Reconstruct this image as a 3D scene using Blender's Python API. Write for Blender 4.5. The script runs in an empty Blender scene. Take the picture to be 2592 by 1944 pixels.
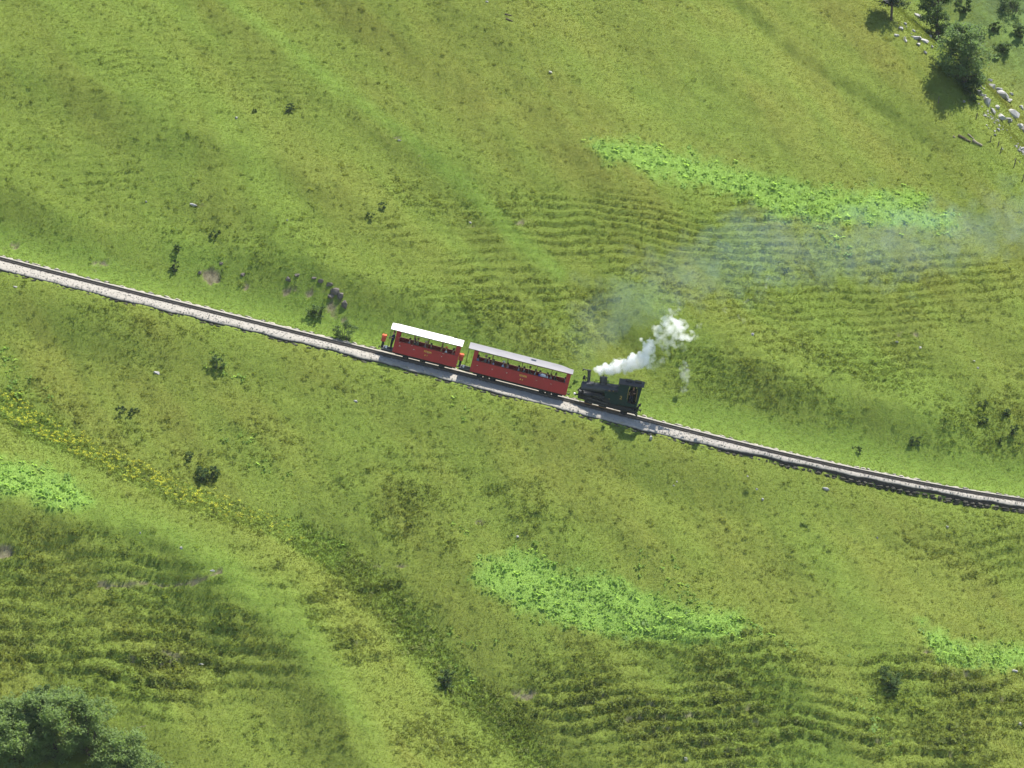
# Mountain rack railway train on a green alpine slope.  Blender 4.5, no external files.
import bpy, bmesh, math, random
import numpy as np
from mathutils import Vector, Matrix, Euler

random.seed(7)
RNG = np.random.default_rng(11)
scene = bpy.context.scene
COL = scene.collection

# ------------------------------------------------------------------ camera
EL, DIST, ROLL = math.radians(11.0), 300.0, math.radians(1.5)
FPX, PW, PH = 8580.0, 2592.0, 1944.0            # focal length and size of the photograph, in its pixels
CF = np.array([0.0, math.cos(EL), -math.sin(EL)])
_u = np.array([0.0, math.sin(EL), math.cos(EL)])
_r = np.array([1.0, 0.0, 0.0])
CR = math.cos(ROLL) * _r + math.sin(ROLL) * _u
CU = -math.sin(ROLL) * _r + math.cos(ROLL) * _u
CC = -CF * DIST
cam_data = bpy.data.cameras.new("camera")
cam = bpy.data.objects.new("camera", cam_data)
COL.objects.link(cam)
cam.matrix_world = Matrix(((CR[0], CU[0], -CF[0], CC[0]), (CR[1], CU[1], -CF[1], CC[1]), (CR[2], CU[2], -CF[2], CC[2]), (0, 0, 0, 1)))
cam_data.sensor_width = 36.0
cam_data.lens = 36.0 * FPX / PW
cam_data.clip_start, cam_data.clip_end = 1.0, 5000.0
scene.camera = cam

# ------------------------------------------------------------------ sky, sun, exposure
SUN = Vector((0.38, 0.26, 1.0)).normalized()     # towards the sun: high, behind the slope, a little right
world = bpy.data.worlds.new("World")
scene.world = world
world.use_nodes = True
wn = world.node_tree
for n in list(wn.nodes):
    wn.nodes.remove(n)
sky = wn.nodes.new("ShaderNodeTexSky")
sky.sky_type = 'NISHITA'
sky.sun_disc = False
sky.sun_elevation = math.asin(SUN.z)
sky.sun_rotation = math.atan2(SUN.x, SUN.y)
sky.altitude = 1500
bg = wn.nodes.new("ShaderNodeBackground")
bg.inputs[1].default_value = 0.12
wo = wn.nodes.new("ShaderNodeOutputWorld")
wn.links.new(sky.outputs[0], bg.inputs[0])
wn.links.new(bg.outputs[0], wo.inputs[0])
sun_data = bpy.data.lights.new("sun", 'SUN')
sun_data.energy = 4.9
sun_data.angle = math.radians(0.5)
sun_data.color = (1.0, 0.95, 0.87)
sun = bpy.data.objects.new("sun", sun_data)
COL.objects.link(sun)
sun.rotation_euler = SUN.to_track_quat('Z', 'Y').to_euler()
sun.location = (60, 80, 150)
vs = scene.view_settings
vs.view_transform = 'Standard'
vs.look = 'None'
vs.gamma = 1.0
vs.use_curve_mapping = False
vs.exposure = 1.25
scene.render.engine = 'CYCLES'
cy = scene.cycles
cy.use_denoising = True
cy.max_bounces = 10
cy.diffuse_bounces = 3
cy.glossy_bounces = 2
cy.transmission_bounces = 4
cy.transparent_max_bounces = 8
cy.volume_bounces = 6
cy.use_adaptive_sampling = True
cy.adaptive_threshold = 0.012
cy.denoising_input_passes = 'RGB_ALBEDO_NORMAL'
cy.denoising_prefilter = 'ACCURATE'
scene.render.filter_size = 1.5


# ------------------------------------------------------------------ small helpers
def tag(o, label=None, cat=None, group=None, kind=None):
    if label: o["label"] = label
    if cat: o["category"] = cat
    if group: o["group"] = group
    if kind: o["kind"] = kind
    return o


def smooth(a, b, x):
    t = np.clip((x - a) / (b - a), 0, 1)
    return t * t * (3 - 2 * t)


def _hash(ix, iy, seed):
    h = (ix.astype(np.int64) * 374761393 + iy.astype(np.int64) * 668265263 + seed * 974634777) & 0xFFFFFFFF
    h = ((h ^ (h >> 13)) * 1274126177) & 0xFFFFFFFF
    return ((h ^ (h >> 16)) & 0xFFFFFF) / float(0xFFFFFF)


def noise(x, y, seed=0):
    """gradient noise, about -1..1"""
    xf, yf = np.floor(x), np.floor(y)
    fx, fy = x - xf, y - yf
    ux, uy = fx * fx * fx * (fx * (fx * 6 - 15) + 10), fy * fy * fy * (fy * (fy * 6 - 15) + 10)

    def g(dx, dy):
        a = _hash(xf + dx, yf + dy, seed) * (2 * np.pi)
        return np.cos(a) * (fx - dx) + np.sin(a) * (fy - dy)
    n0 = g(0, 0) * (1 - ux) + g(1, 0) * ux
    n1 = g(0, 1) * (1 - ux) + g(1, 1) * ux
    return (n0 * (1 - uy) + n1 * uy) * 1.5


def fbm(x, y, seed=0, octv=3):
    s, a = 0, 1.0
    for k in range(octv):
        s = s + a * noise(x * 2 ** k, y * 2 ** k, seed + 17 * k)
        a *= 0.5
    return s


def poly_dist(u, v, pts):
    """distance to a polyline, signed by side (positive = left of the direction of travel as drawn in the photo), and position 0..1"""
    best = np.full(u.shape, 1e9)
    sgn = np.ones(u.shape)
    par = np.zeros(u.shape)
    n = len(pts) - 1
    for k in range(n):
        (ax, ay), (bx, by) = pts[k][:2], pts[k + 1][:2]
        dx, dy = bx - ax, by - ay
        L2 = dx * dx + dy * dy
        t = np.clip(((u - ax) * dx + (v - ay) * dy) / L2, 0, 1)
        qx, qy = u - (ax + t * dx), v - (ay + t * dy)
        d = np.hypot(qx, qy)
        m = d < best
        best = np.where(m, d, best)
        sgn = np.where(m, np.sign(qx * dy - qy * dx), sgn)
        par = np.where(m, (k + t) / n, par)
    return best, sgn, par


def in_poly(u, v, pts):
    """signed inside measure: distance to the outline in pixels, positive inside"""
    d, _, _ = poly_dist(u, v, list(pts) + [pts[0]])
    ins = np.zeros(u.shape, bool)
    n = len(pts)
    j = n - 1
    for i in range(n):
        xi, yi = pts[i]
        xj, yj = pts[j]
        c = ((yi > v) != (yj > v)) & (u < (xj - xi) * (v - yi) / (yj - yi + 1e-9) + xi)
        ins ^= c
        j = i
    return np.where(ins, d, -d)


def blob(u, v, cx, cy, rx, ry, soft=0.5):
    r = np.hypot((u - cx) / rx, (v - cy) / ry)
    return smooth(1 + soft, 1 - soft, r)


def project(x, y, z):
    dx, dy, dz = x - CC[0], y - CC[1], z - CC[2]
    w = dx * CF[0] + dy * CF[1] + dz * CF[2]
    return PW / 2 + FPX * (dx * CR[0] + dy * CR[1] + dz * CR[2]) / w, PH / 2 - FPX * (dx * CU[0] + dy * CU[1] + dz * CU[2]) / w


def ray(px, py):
    return CF + CR * ((px - PW / 2) / FPX) - CU * ((py - PH / 2) / FPX)


# ------------------------------------------------------------------ the line of the railway
TRACK_PX = [(-60, 637), (0, 652), (158, 692), (316, 736), (475, 771), (633, 809), (781, 847), (962, 893), (1200, 952), (1400, 1002),
            (1590, 1050), (1700, 1077), (1892, 1127), (2050, 1161), (2208, 1198), (2367, 1228), (2525, 1253), (2592, 1264), (2660, 1274)]


def track_y(x):
    return -0.05 * x + 0.004 * np.maximum(0, x - 15.0) ** 2 * (x < 60) + (x >= 60) * (8.1 + 0.36 * (x - 60))


_tx, _tz = [], []
for (px, py) in TRACK_PX:
    d = ray(px, py)
    t = DIST
    for _ in range(30):
        x = CC[0] + t * d[0]
        t = (float(track_y(np.array(x))) - CC[1]) / d[1]
    _tx.append(CC[0] + t * d[0])
    _tz.append(CC[2] + t * d[2])
_pc = np.polyfit(_tx, _tz, 4)
_pd = np.polyder(_pc)
_xa, _xb = _tx[0], _tx[-1]


def track_z(x):
    xc = np.clip(x, _xa, _xb)
    return np.polyval(_pc, xc) + np.polyval(_pd, xc) * 0.9 * (x - xc)


def track_point(x):
    return Vector((x, float(track_y(np.array(x))), float(track_z(np.array(x)))))


def track_frame(x):
    """matrix at a point of the track: X down the line, Y to the uphill side, Z up"""
    p = track_point(x)
    ex = (track_point(x + 1.5) - track_point(x - 1.5)).normalized()
    ey = Vector((0, 0, 1)).cross(ex).normalized()
    ez = ex.cross(ey)
    m = Matrix((ex, ey, ez)).transposed().to_4x4()
    m.translation = p
    return m


def track_x_at(px, ly, lz):
    """world x on the track where the local point (0, ly, lz) shows at photograph column px"""
    a, b = -60.0, 60.0
    for _ in range(50):
        m = 0.5 * (a + b)
        q = track_frame(m) @ Vector((0, ly, lz))
        if project(q.x, q.y, q.z)[0] < px: a = m
        else: b = m
    return 0.5 * (a + b)


# ------------------------------------------------------------------ the hillside
SLOPE = 0.76
WALL = [(0, 0.20), (700, 0.20), (1400, 0.20), (1800, 0.24), (2100, 0.34), (2250, 0.46), (2420, 0.52), (2592, 0.32), (2700, 0.32)]
NEAR_W = [(0, 2.2), (300, 2.1), (900, 1.75), (1300, 2.1), (1700, 2.1), (1900, 1.4), (2200, 1.05), (2592, 1.25)]
FAR_W = [(0, 1.35), (700, 1.45), (1300, 1.35), (1900, 1.4), (2592, 1.2)]


def lut(tab, u):
    return np.interp(u, [a for a, b in tab], [b for a, b in tab])


def u_of_track(x):
    return PW / 2 + x * 28.4


RIDGE = [(2050, -160), (2150, -60), (2235, 20), (2300, 80), (2360, 120), (2405, 165), (2440, 245), (2500, 320), (2592, 430), (2720, 590), (2900, 800)]
BAND = [(-60, 990), (0, 1030), (150, 1115), (300, 1195), (450, 1258), (560, 1298), (700, 1335), (850, 1392)]
GULLY = [(780, 1360), (880, 1420), (960, 1500), (1060, 1610), (1150, 1710), (1250, 1800), (1360, 1920), (1420, 2000)]
SPUR_A = [(520, -60), (600, 20), (700, 90), (860, 225), (1010, 330), (1180, 470), (1290, 590), (1420, 690)]
SPUR_B = [(1800, -60), (1870, 20), (1990, 130), (2140, 225), (2300, 330), (2420, 420)]
SPUR_C = [(-60, 1240), (240, 1290), (420, 1350), (580, 1430), (720, 1560), (830, 1680), (930, 1850), (1000, 2000)]
SPUR_D = [(1800, 1590), (1950, 1660), (2080, 1760), (2180, 1880), (2240, 2000)]
SPUR_E = [(1640, 800), (1800, 850), (2000, 920), (2200, 1000), (2330, 1060)]
SPUR_F = [(-40, 130), (120, 150), (330, 240), (560, 330), (760, 400), (900, 480), (1080, 570), (1200, 640), (1320, 740), (1420, 830)]
LEAF_P = {
    'upper': [(1500, 362), (1590, 365), (1700, 395), (1850, 430), (2000, 470), (2130, 492), (2300, 492), (2345, 505), (2300, 525), (2400, 555), (2420, 572),
              (2330, 570), (2230, 560), (2150, 552), (2060, 545), (1960, 540), (1900, 500), (1800, 465), (1690, 440), (1600, 412), (1540, 395)],
    'lower': [(1180, 1460), (1225, 1420), (1300, 1392), (1360, 1400), (1420, 1440), (1520, 1448), (1620, 1490), (1720, 1535), (1850, 1545), (1890, 1575), (1865, 1618),
              (1720, 1625), (1560, 1612), (1400, 1572), (1300, 1530), (1230, 1492)],
    'left': [(-40, 1150), (60, 1168), (150, 1198), (210, 1240), (240, 1275), (200, 1292), (110, 1278), (40, 1255), (-40, 1240)],
    'right': [(2325, 1565), (2360, 1590), (2430, 1622), (2520, 1632), (2640, 1640), (2640, 1700), (2520, 1690), (2430, 1692), (2370, 1672), (2340, 1625)],
}
LEAF_EXTRA = [(1850, 1560, 2010, 1640, 15), (1600, 1398, 1640, 1404, 16), (1620, 1440, 1700, 1428, 15), (1690, 1470, 1770, 1520, 18), (2130, 1655, 2190, 1660, 12),
              (2060, 560, 2140, 640, 22), (20, 905, 60, 1010, 30), (70, 960, 130, 1000, 20), (540, 1095, 640, 1110, 18), (620, 1160, 720, 1200, 18),
              (1150, 1040, 1180, 1060, 10), (840, 1380, 870, 1385, 14), (1150, 1335, 1190, 1350, 12), (540, 915, 560, 930, 10), (1170, 1690, 1200, 1710, 22),
              (2170, 1750, 2260, 1900, 24), (1140, 1610, 1330, 1660, 16), (440, 380, 440, 395, 8), (390, 405, 380, 410, 6), (520, 940, 600, 960, 10)]


def leaf_patch(u, v):
    w = noise(u / 40, v / 40, 91) * 9 + noise(u / 13, v / 13, 92) * 5
    out = {}
    for k, p in LEAF_P.items():
        out[k] = smooth(-22, 26, in_poly(u, v, p) + w * 1.8 + (12 if k == 'upper' else 0))
    e = np.zeros(u.shape)
    for (ax, ay, bx, by, r) in LEAF_EXTRA:
        d, _, _ = poly_dist(u, v, [(ax, ay), (bx + 0.1, by)])
        e = np.maximum(e, smooth(4, -4, d - r * 0.75 + w * 1.4))
    out['extra'] = e
    return out


SOIL = [(538, 674, 30, 13, .95), (620, 695, 20, 8, .7), (250, 632, 45, 14, .5), (735, 708, 26, 9, .7), (800, 713, 34, 9, .6), (845, 745, 22, 24, .8), (870, 776, 10, 12, .8),
        (1325, 1757, 36, 16, .9), (8, 1395, 28, 20, 1.0), (1010, 1612, 24, 10, .4), (500, 520, 26, 8, .5), (30, 585, 26, 14, .5), (2300, 845, 30, 10, .6), (1210, 576, 26, 8, .5),
        (1320, 560, 30, 9, .5), (1010, 350, 20, 6, .5), (1075, 395, 26, 7, .5), (2350, 1650, 18, 10, .5), (1790, 1490, 20, 7, .4), (1210, 1320, 30, 8, .6), (985, 1432, 60, 6, .6), (2000, 1232, 40, 8, .35), (2230, 1235, 90, 10, .5)]
TRAIL = [(250, 1478), (310, 1480), (360, 1476), (420, 1482), (480, 1474), (520, 1462), (560, 1445)]
ROUGH = [(560, 640, 330, 90, .7), (900, 770, 300, 90, .6), (1350, 800, 260, 110, .9), (2050, 960, 330, 120, 1.0), (2450, 1080, 200, 130, 1.0), (1400, 420, 200, 60, .5), (1150, 500, 280, 70, .6),
         (200, 1430, 380, 150, 1.0), (320, 1640, 420, 170, 1.0), (900, 1560, 220, 120, 1.0), (1700, 1780, 420, 190, 1.25), (2420, 1800, 300, 160, 1.1), (1880, 1400, 260, 90, .9), (1200, 1300, 330, 110, .8),
         (1050, 1080, 420, 130, .55), (500, 1130, 360, 110, .7), (300, 900, 350, 120, .6), (2450, 1380, 220, 90, .7), (100, 1020, 160, 100, 1.0), (2000, 700, 500, 110, .6), (1200, 1830, 200, 120, 1.1), (900, 1850, 300, 120, .8)]
TERR = [(1650, 580, 520, 110, 1.0), (2150, 720, 420, 120, .9), (2000, 900, 380, 130, .7), (1300, 700, 240, 120, .8), (300, 1560, 480, 240, 1.0), (1750, 1790, 420, 190, 1.2), (2400, 1800, 320, 170, 1.0),
        (900, 1570, 200, 140, .9), (450, 200, 500, 130, .32), (600, 600, 300, 90, .4), (1150, 560, 260, 80, .6), (2400, 1420, 240, 90, .5), (150, 420, 320, 80, .35), (1050, 1250, 300, 110, .5)]
SMOOTHZ = [(1950, 230, 380, 220, .9), (1350, 260, 330, 160, .45), (2000, 1380, 280, 90, .35), (2250, 1520, 180, 110, .6)]


def base_z(x, y):
    yt = track_y(x)
    q = y - yt
    low = np.minimum(q + 70, 0)
    zz = track_z(x) + SLOPE * q - low * (SLOPE - 0.18)
    return zz


def terrain(x, y, fine=True):
    """height and surface properties of the slope at plan points"""
    z0 = base_z(x, y)
    u, v = project(x, y, z0)
    yt, zt = track_y(x), track_z(x)
    q = y - yt
    ut = u_of_track(x)
    near, far, wall = lut(NEAR_W, ut), lut(FAR_W, ut), lut(WALL, ut)
    # broad shapes, running down the slope to the right
    a, p = 0.77 * x - 0.64 * y, 0.64 * x + 0.77 * y
    m = 28.6
    H0 = 0.50 * fbm(p / 8.5, a / 20, 3, 2) + 2.1 * noise(p / 19, a / 40, 5) + 0.16 * fbm(x / 2.6, y / 2.6, 8, 2)
    fade = smooth(2.0, 7.0, np.abs(q))
    for it in range(3):
        dA, sA, tA = poly_dist(u, v, SPUR_A)
        dB, sB, tB = poly_dist(u, v, SPUR_B)
        dC, sC, tC = poly_dist(u, v, SPUR_C)
        dD, sD, tD = poly_dist(u, v, SPUR_D)
        dE, sE, tE = poly_dist(u, v, SPUR_E)
        dF, sF, tF = poly_dist(u, v, SPUR_F)
        dG, sG, tG = poly_dist(u, v, GULLY)
        dN, sN, tN = poly_dist(u, v, BAND)
        H = H0 + 0.9 * np.exp(-(dA / m / 2.4) ** 2) + 0.7 * np.exp(-(dF / m / 2.8) ** 2) + 1.2 * np.exp(-(dE / m / 3.2) ** 2)
        H = H + 0.55 * smooth(1.0, 0.7, tB) * smooth(-0.4, 1.3, dB * sB / m) * np.exp(-np.maximum(dB * sB, 0) / m / 5) - 0.15 * np.exp(-(dB / m / 1.0) ** 2)
        H = H + 2.9 * np.exp(-(dC / m / 5.0) ** 2) + 1.9 * np.exp(-(dD / m / 3.8) ** 2)
        H = H - 1.3 * np.exp(-(dG / m / 3.2) ** 2) - 0.3 * np.exp(-(dN / m / 1.8) ** 2)
        H = H * fade
        u, v = project(x, y, z0 + H)
    dR, sR, tR = poly_dist(u, v, RIDGE)
    wb = smooth(1.6, 6.5, np.where(q > 0, q, -q - 0.6))
    zb = np.where(q > 0, zt - 0.06 + 0.36 * (q - far), zt - 0.52 - wall + 0.46 * (q + near))
    zz = zb * (1 - wb) + (z0 + H) * wb
    inb = (q > -near - 0.02) & (q < far + 0.02)
    # small cattle steps along the contours
    terr = np.zeros(x.shape)
    rough = np.full(x.shape, 0.30)
    for (cx, cy_, rx, ry, w) in TERR:
        terr = np.maximum(terr, w * blob(u, v, cx, cy_, rx, ry, 0.45))
    for (cx, cy_, rx, ry, w) in ROUGH:
        rough = np.maximum(rough, w * blob(u, v, cx, cy_, rx, ry, 0.45))
    sm = np.zeros(x.shape)
    for (cx, cy_, rx, ry, w) in SMOOTHZ:
        sm = np.maximum(sm, w * blob(u, v, cx, cy_, rx, ry, 0.5))
    strip = smooth(5.2, 3.0, q) * smooth(0.2, 1.0, q)
    strip = np.maximum(strip, 0.6 * smooth(9, 5, q) * smooth(2, 5, q) * smooth(700, 560, u) * smooth(250, 330, u))
    sC_ = np.exp(-(np.maximum(0, dC - 14) / m / 1.1) ** 2)
    sA_ = np.exp(-(dA / m / 0.7) ** 2)
    lushn = smooth(-0.35, 0.5, fbm(p / 5.0, a / 15.0, 21, 3))
    big = fbm(p / 12.0, a / 30.0, 23, 2)
    sm = np.clip(np.maximum.reduce([sm, strip, 0.9 * sC_, 0.8 * sA_, 0.6 * np.exp(-(dE / m / 1.0) ** 2), 0.5 * np.exp(-(dF / m / 0.8) ** 2)]), 0, 1)
    rough = np.clip(rough * (0.62 + 0.5 * fbm(x / 6.0, y / 5.0, 31, 3)), 0.05, 1.6) * (1 - 0.8 * sm)
    terr = terr * (1 - 0.85 * sm) * np.clip(0.75 + 0.7 * fbm(x / 8.0, y / 4.0, 33, 2), 0.1, 1.4)
    lam = 0.66 + 0.28 * smooth(1150, 1350, v) + 0.2 * smooth(1250, 1400, v) * smooth(1150, 1000, u) + 0.10 * noise(x / 30, y / 30, 35)
    ph = (zz / lam) + 0.60 * noise(x / 7.0, y / 5.0, 36) + 0.22 * noise(x / 2.6, y / 2.0, 37) + 0.10 * noise(x / 0.8, y / 0.8, 38)
    f = ph - np.floor(ph)
    dz = lam * (smooth(0.38, 0.62, f) - f) * np.clip(terr, 0, 1.2) * 0.50 * np.clip(0.85 + 0.7 * noise(x / 3.5, y / 1.6, 39), 0.0, 1.25)
    riser = smooth(0.25, 0.42, f) * smooth(0.8, 0.55, f) * np.clip(terr, 0, 1.3)
    ww = smooth(2.5, 5.0, np.where(q > 0, q - 1.5, -q))
    zz = zz + dz * ww
    # tussocks
    if fine:
        tn = 1 - np.abs(noise(x / 0.75, y / 0.6, 41))
        t2 = 1 - np.abs(noise(x / 0.36, y / 0.32, 42))
        hol = smooth(0.15, 0.7, noise(x / 0.9, y / 0.6, 43))
        zz = zz + (0.17 * (tn - 0.6) + 0.07 * (t2 - 0.6) - 0.13 * hol) * np.clip(rough + 0.10, 0, 1.3) * smooth(0.0, 0.5, np.where(q > 0, q - far, -q - near))
    soil = np.zeros(x.shape)
    for (cx, cy_, rx, ry, w) in SOIL:
        soil = np.maximum(soil, w * blob(u, v, cx, cy_, rx, ry, 0.55))
    nz = fbm(x / 0.9, y / 0.7, 51, 3)
    soil = smooth(0.40, 0.80, 0.92 * soil + 0.5 * nz * (soil > 0.02))
    dT, _, tT = poly_dist(u, v, TRAIL)
    soil = np.maximum(soil, smooth(6, 2, dT + 5 * nz) * 0.9)
    soil = np.maximum(soil, 0.75 * smooth(0.8, 1.15, riser * (0.8 + nz) * rough * 0.9))
    soil = soil * smooth(0.3, 0.9, np.abs(q) - 1.6)
    zz = zz - 0.16 * soil * (soil > 0.5)
    # rim of the spur at the upper right, with the ground falling away behind it
    sR_ = dR * sR / m
    zz = zz - 15.0 * smooth(-1.5, 13.0, sR_)
    zz = np.where(inb, zt - 0.62, zz)
    fl = smooth(46, 20, dN + 12 * noise(u / 22, v / 22, 61)) * smooth(1.0, 0.85, tN) * (tN < 1)
    fl = np.maximum(fl, 0.45 * smooth(46, 16, dG + 14 * noise(u / 22, v / 22, 62)))
    gl = smooth(60, 20, dG + 14 * noise(u / 26, v / 26, 63))
    gl = np.maximum(gl, 0.35 * smooth(56, 26, dN + 14 * noise(u / 26, v / 26, 64)))
    lush = np.clip(0.12 + 0.36 * lushn + 0.75 * strip + 0.7 * sA_ + 0.35 * sC_ + 0.5 * smooth(50, 20, dN) + 0.3 * smooth(55, 20, dG) + 0.15 * (u < 500) * (v < 560) - 0.25 * big, 0, 1)
    lpt = leaf_patch(u, v)
    lime = np.clip(np.maximum.reduce([lpt[k_] for k_ in LEAF_P]) * 0.9, 0, 1)
    dry = np.clip(0.36 + 0.26 * fbm(p / 5.0, a / 10.0, 71, 3) + 0.26 * big + 0.35 * smooth(620, 200, v) * smooth(700, 1500, u) + 0.05 * rough - 0.55 * strip - 0.3 * sA_, 0, 1)
    return dict(z=zz, u=u, v=v, q=q, rough=rough, terr=terr, riser=riser, soil=soil, flower=fl, tall=gl, lush=lush, dry=dry, smooth=sm, ridge=sR_,
                near=near, far=far, inb=inb, f=f, lime=lime)


STEP = 0.135
X0, X1, T0, T1 = -54.0, 54.0, -45.0, 66.0


def y_off(x):
    return 0.19 * x


def _axis(a, b, step, out):
    core = np.arange(a, b + step * 0.5, step)
    ext, s, d = [], step, 0
    while d < out:
        s *= 1.16
        d += s
        ext.append(d)
    ext = np.array(ext)
    return np.concatenate([core[0] - ext[::-1], core, core[-1] + ext]), len(ext), len(core)


xs, nxe, nxc = _axis(X0, X1, STEP, 420.0)
ts, nte, ntc = _axis(T0, T1, STEP, 420.0)
GX, GT = np.meshgrid(xs, ts)
GY = y_off(GX) + GT
TF = terrain(GX, GY)
GZ = TF['z']
nyr, nxr = GX.shape
FZ = GZ[nte:nte + ntc, nxe:nxe + nxc]
FINE = {k: TF[k][nte:nte + ntc, nxe:nxe + nxc] for k in ('rough', 'riser', 'soil', 'flower', 'tall', 'lush', 'dry', 'smooth', 'ridge', 'u', 'v', 'q', 'terr', 'lime')}
FINE['leaf'] = None


def sample(A, x, y):
    fi = np.clip((np.asarray(x) - X0) / STEP, 0, A.shape[1] - 1.001)
    fj = np.clip((np.asarray(y) - y_off(np.asarray(x)) - T0) / STEP, 0, A.shape[0] - 1.001)
    i, j = fi.astype(int), fj.astype(int)
    fx, fy = fi - i, fj - j
    return (A[j, i] * (1 - fx) + A[j, i + 1] * fx) * (1 - fy) + (A[j + 1, i] * (1 - fx) + A[j + 1, i + 1] * fx) * fy


def ground_z(x, y):
    return float(sample(FZ, np.array([x]), np.array([y]))[0])


def ground_at(px, py):
    """the point of the slope seen at a pixel of the photograph"""
    d = ray(px, py)
    t = np.arange(DIST - 75, DIST + 110, 0.1)
    X, Y, Z = CC[0] + t * d[0], CC[1] + t * d[1], CC[2] + t * d[2]
    hit = np.nonzero(Z < sample(FZ, X, Y))[0]
    k = hit[0] if len(hit) else len(t) - 1
    return Vector((X[k], Y[k], Z[k]))


# ------------------------------------------------------------------ materials
def nt_new(name):
    m = bpy.data.materials.new(name)
    m.use_nodes = True
    t = m.node_tree
    for n in list(t.nodes):
        t.nodes.remove(n)
    out = t.nodes.new("ShaderNodeOutputMaterial")
    return m, t, out


def mixc(t, fac, a, b, blend='MIX'):
    n = t.nodes.new("ShaderNodeMix")
    n.data_type = 'RGBA'
    n.blend_type = blend
    for sock, val in ((n.inputs[0], fac), (n.inputs[6], a), (n.inputs[7], b)):
        if hasattr(val, 'is_output'):
            t.links.new(val, sock)
        elif isinstance(val, (tuple, list)):
            sock.default_value = tuple(val) + ((1,) if len(val) == 3 else ())
        else:
            sock.default_value = val
    return n.outputs[2]


def tnoise(t, scale, detail=3, rough=0.55, vec=None, dims='3D'):
    n = t.nodes.new("ShaderNodeTexNoise")
    n.noise_dimensions = dims
    n.inputs['Scale'].default_value = scale
    n.inputs['Detail'].default_value = detail
    n.inputs['Roughness'].default_value = rough
    if vec is not None:
        t.links.new(vec, n.inputs['Vector'])
    return n.outputs[0]


def maprange(t, v, a, b, c=0.0, d=1.0):
    n = t.nodes.new("ShaderNodeMapRange")
    t.links.new(v, n.inputs[0])
    n.inputs[1].default_value, n.inputs[2].default_value = a, b
    n.inputs[3].default_value, n.inputs[4].default_value = c, d
    return n.outputs[0]


def attr(t, name, kind):
    n = t.nodes.new("ShaderNodeAttribute")
    n.attribute_type = kind
    n.attribute_name = name
    return n.outputs['Fac']


C_GREEN, C_DRY, C_LUSH, C_DARK, C_LIME = (0.116, 0.160, 0.024), (0.138, 0.151, 0.026), (0.112, 0.178, 0.025), (0.104, 0.146, 0.023), (0.158, 0.262, 0.048)


def meadow_colour(t, kind):
    geo = t.nodes.new("ShaderNodeNewGeometry")
    pos = geo.outputs['Position']
    dry, lush = attr(t, 'dry', kind), attr(t, 'lush', kind)
    n1 = tnoise(t, 0.9, 4, 0.6, pos)
    n2 = tnoise(t, 5.0, 2, 0.6, pos)
    c = mixc(t, dry, C_GREEN, C_DRY)
    c = mixc(t, lush, c, C_LUSH)
    c = mixc(t, maprange(t, n1, 0.45, 0.75, 0.0, 0.45), c, C_DARK)
    c = mixc(t, maprange(t, n2, 0.35, 0.75, 0.0, 0.28), c, (0.145, 0.155, 0.040))
    return mixc(t, attr(t, 'lime', kind), c, C_LIME)


def leafy(name, colour_fn, transl=0.4, rough=0.55, spec=0.25, var=0.35, tcol=(1.15, 1.1, 0.5), soft=0.6):
    """thin green material: light comes off it and through it"""
    m, t, out = nt_new(name)
    c = colour_fn(t)
    oi = t.nodes.new("ShaderNodeObjectInfo")
    hv = t.nodes.new("ShaderNodeHueSaturation")
    t.links.new(c, hv.inputs['Color'])
    t.links.new(maprange(t, oi.outputs['Random'], 0, 1, 1 - var, 1 + var), hv.inputs['Value'])
    b = t.nodes.new("ShaderNodeBsdfPrincipled")
    t.links.new(hv.outputs[0], b.inputs['Base Color'])
    b.inputs['Roughness'].default_value = rough
    b.inputs['Specular IOR Level'].default_value = spec
    tr = t.nodes.new("ShaderNodeBsdfTranslucent")
    # a leaf in a sward shows all its directions at once: soften each blade's normal towards the vertical
    geo = t.nodes.new("ShaderNodeNewGeometry")
    va = t.nodes.new("ShaderNodeVectorMath")
    va.operation = 'MULTIPLY_ADD'
    t.links.new(geo.outputs['Normal'], va.inputs[0])
    va.inputs[1].default_value = (soft, soft, soft)
    va.inputs[2].default_value = (0.0, -0.12, 1.0)
    vn = t.nodes.new("ShaderNodeVectorMath")
    vn.operation = 'NORMALIZE'
    t.links.new(va.outputs[0], vn.inputs[0])
    t.links.new(vn.outputs[0], b.inputs['Normal'])
    t.links.new(mixc(t, 1.0, hv.outputs[0], tcol, 'MULTIPLY'), tr.inputs[0])
    ms = t.nodes.new("ShaderNodeMixShader")
    ms.inputs[0].default_value = transl
    t.links.new(b.outputs[0], ms.inputs[1])
    t.links.new(tr.outputs[0], ms.inputs[2])
    t.links.new(ms.outputs[0], out.inputs[0])
    return m


def flat(c):
    def fn(t):
        geo = t.nodes.new("ShaderNodeNewGeometry")
        n = tnoise(t, 1.3, 3, 0.6, geo.outputs['Position'])
        return mixc(t, maprange(t, n, 0.3, 0.7, 0.0, 1.0), tuple(k * 0.75 for k in c), tuple(k * 1.25 for k in c))
    return fn


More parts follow.
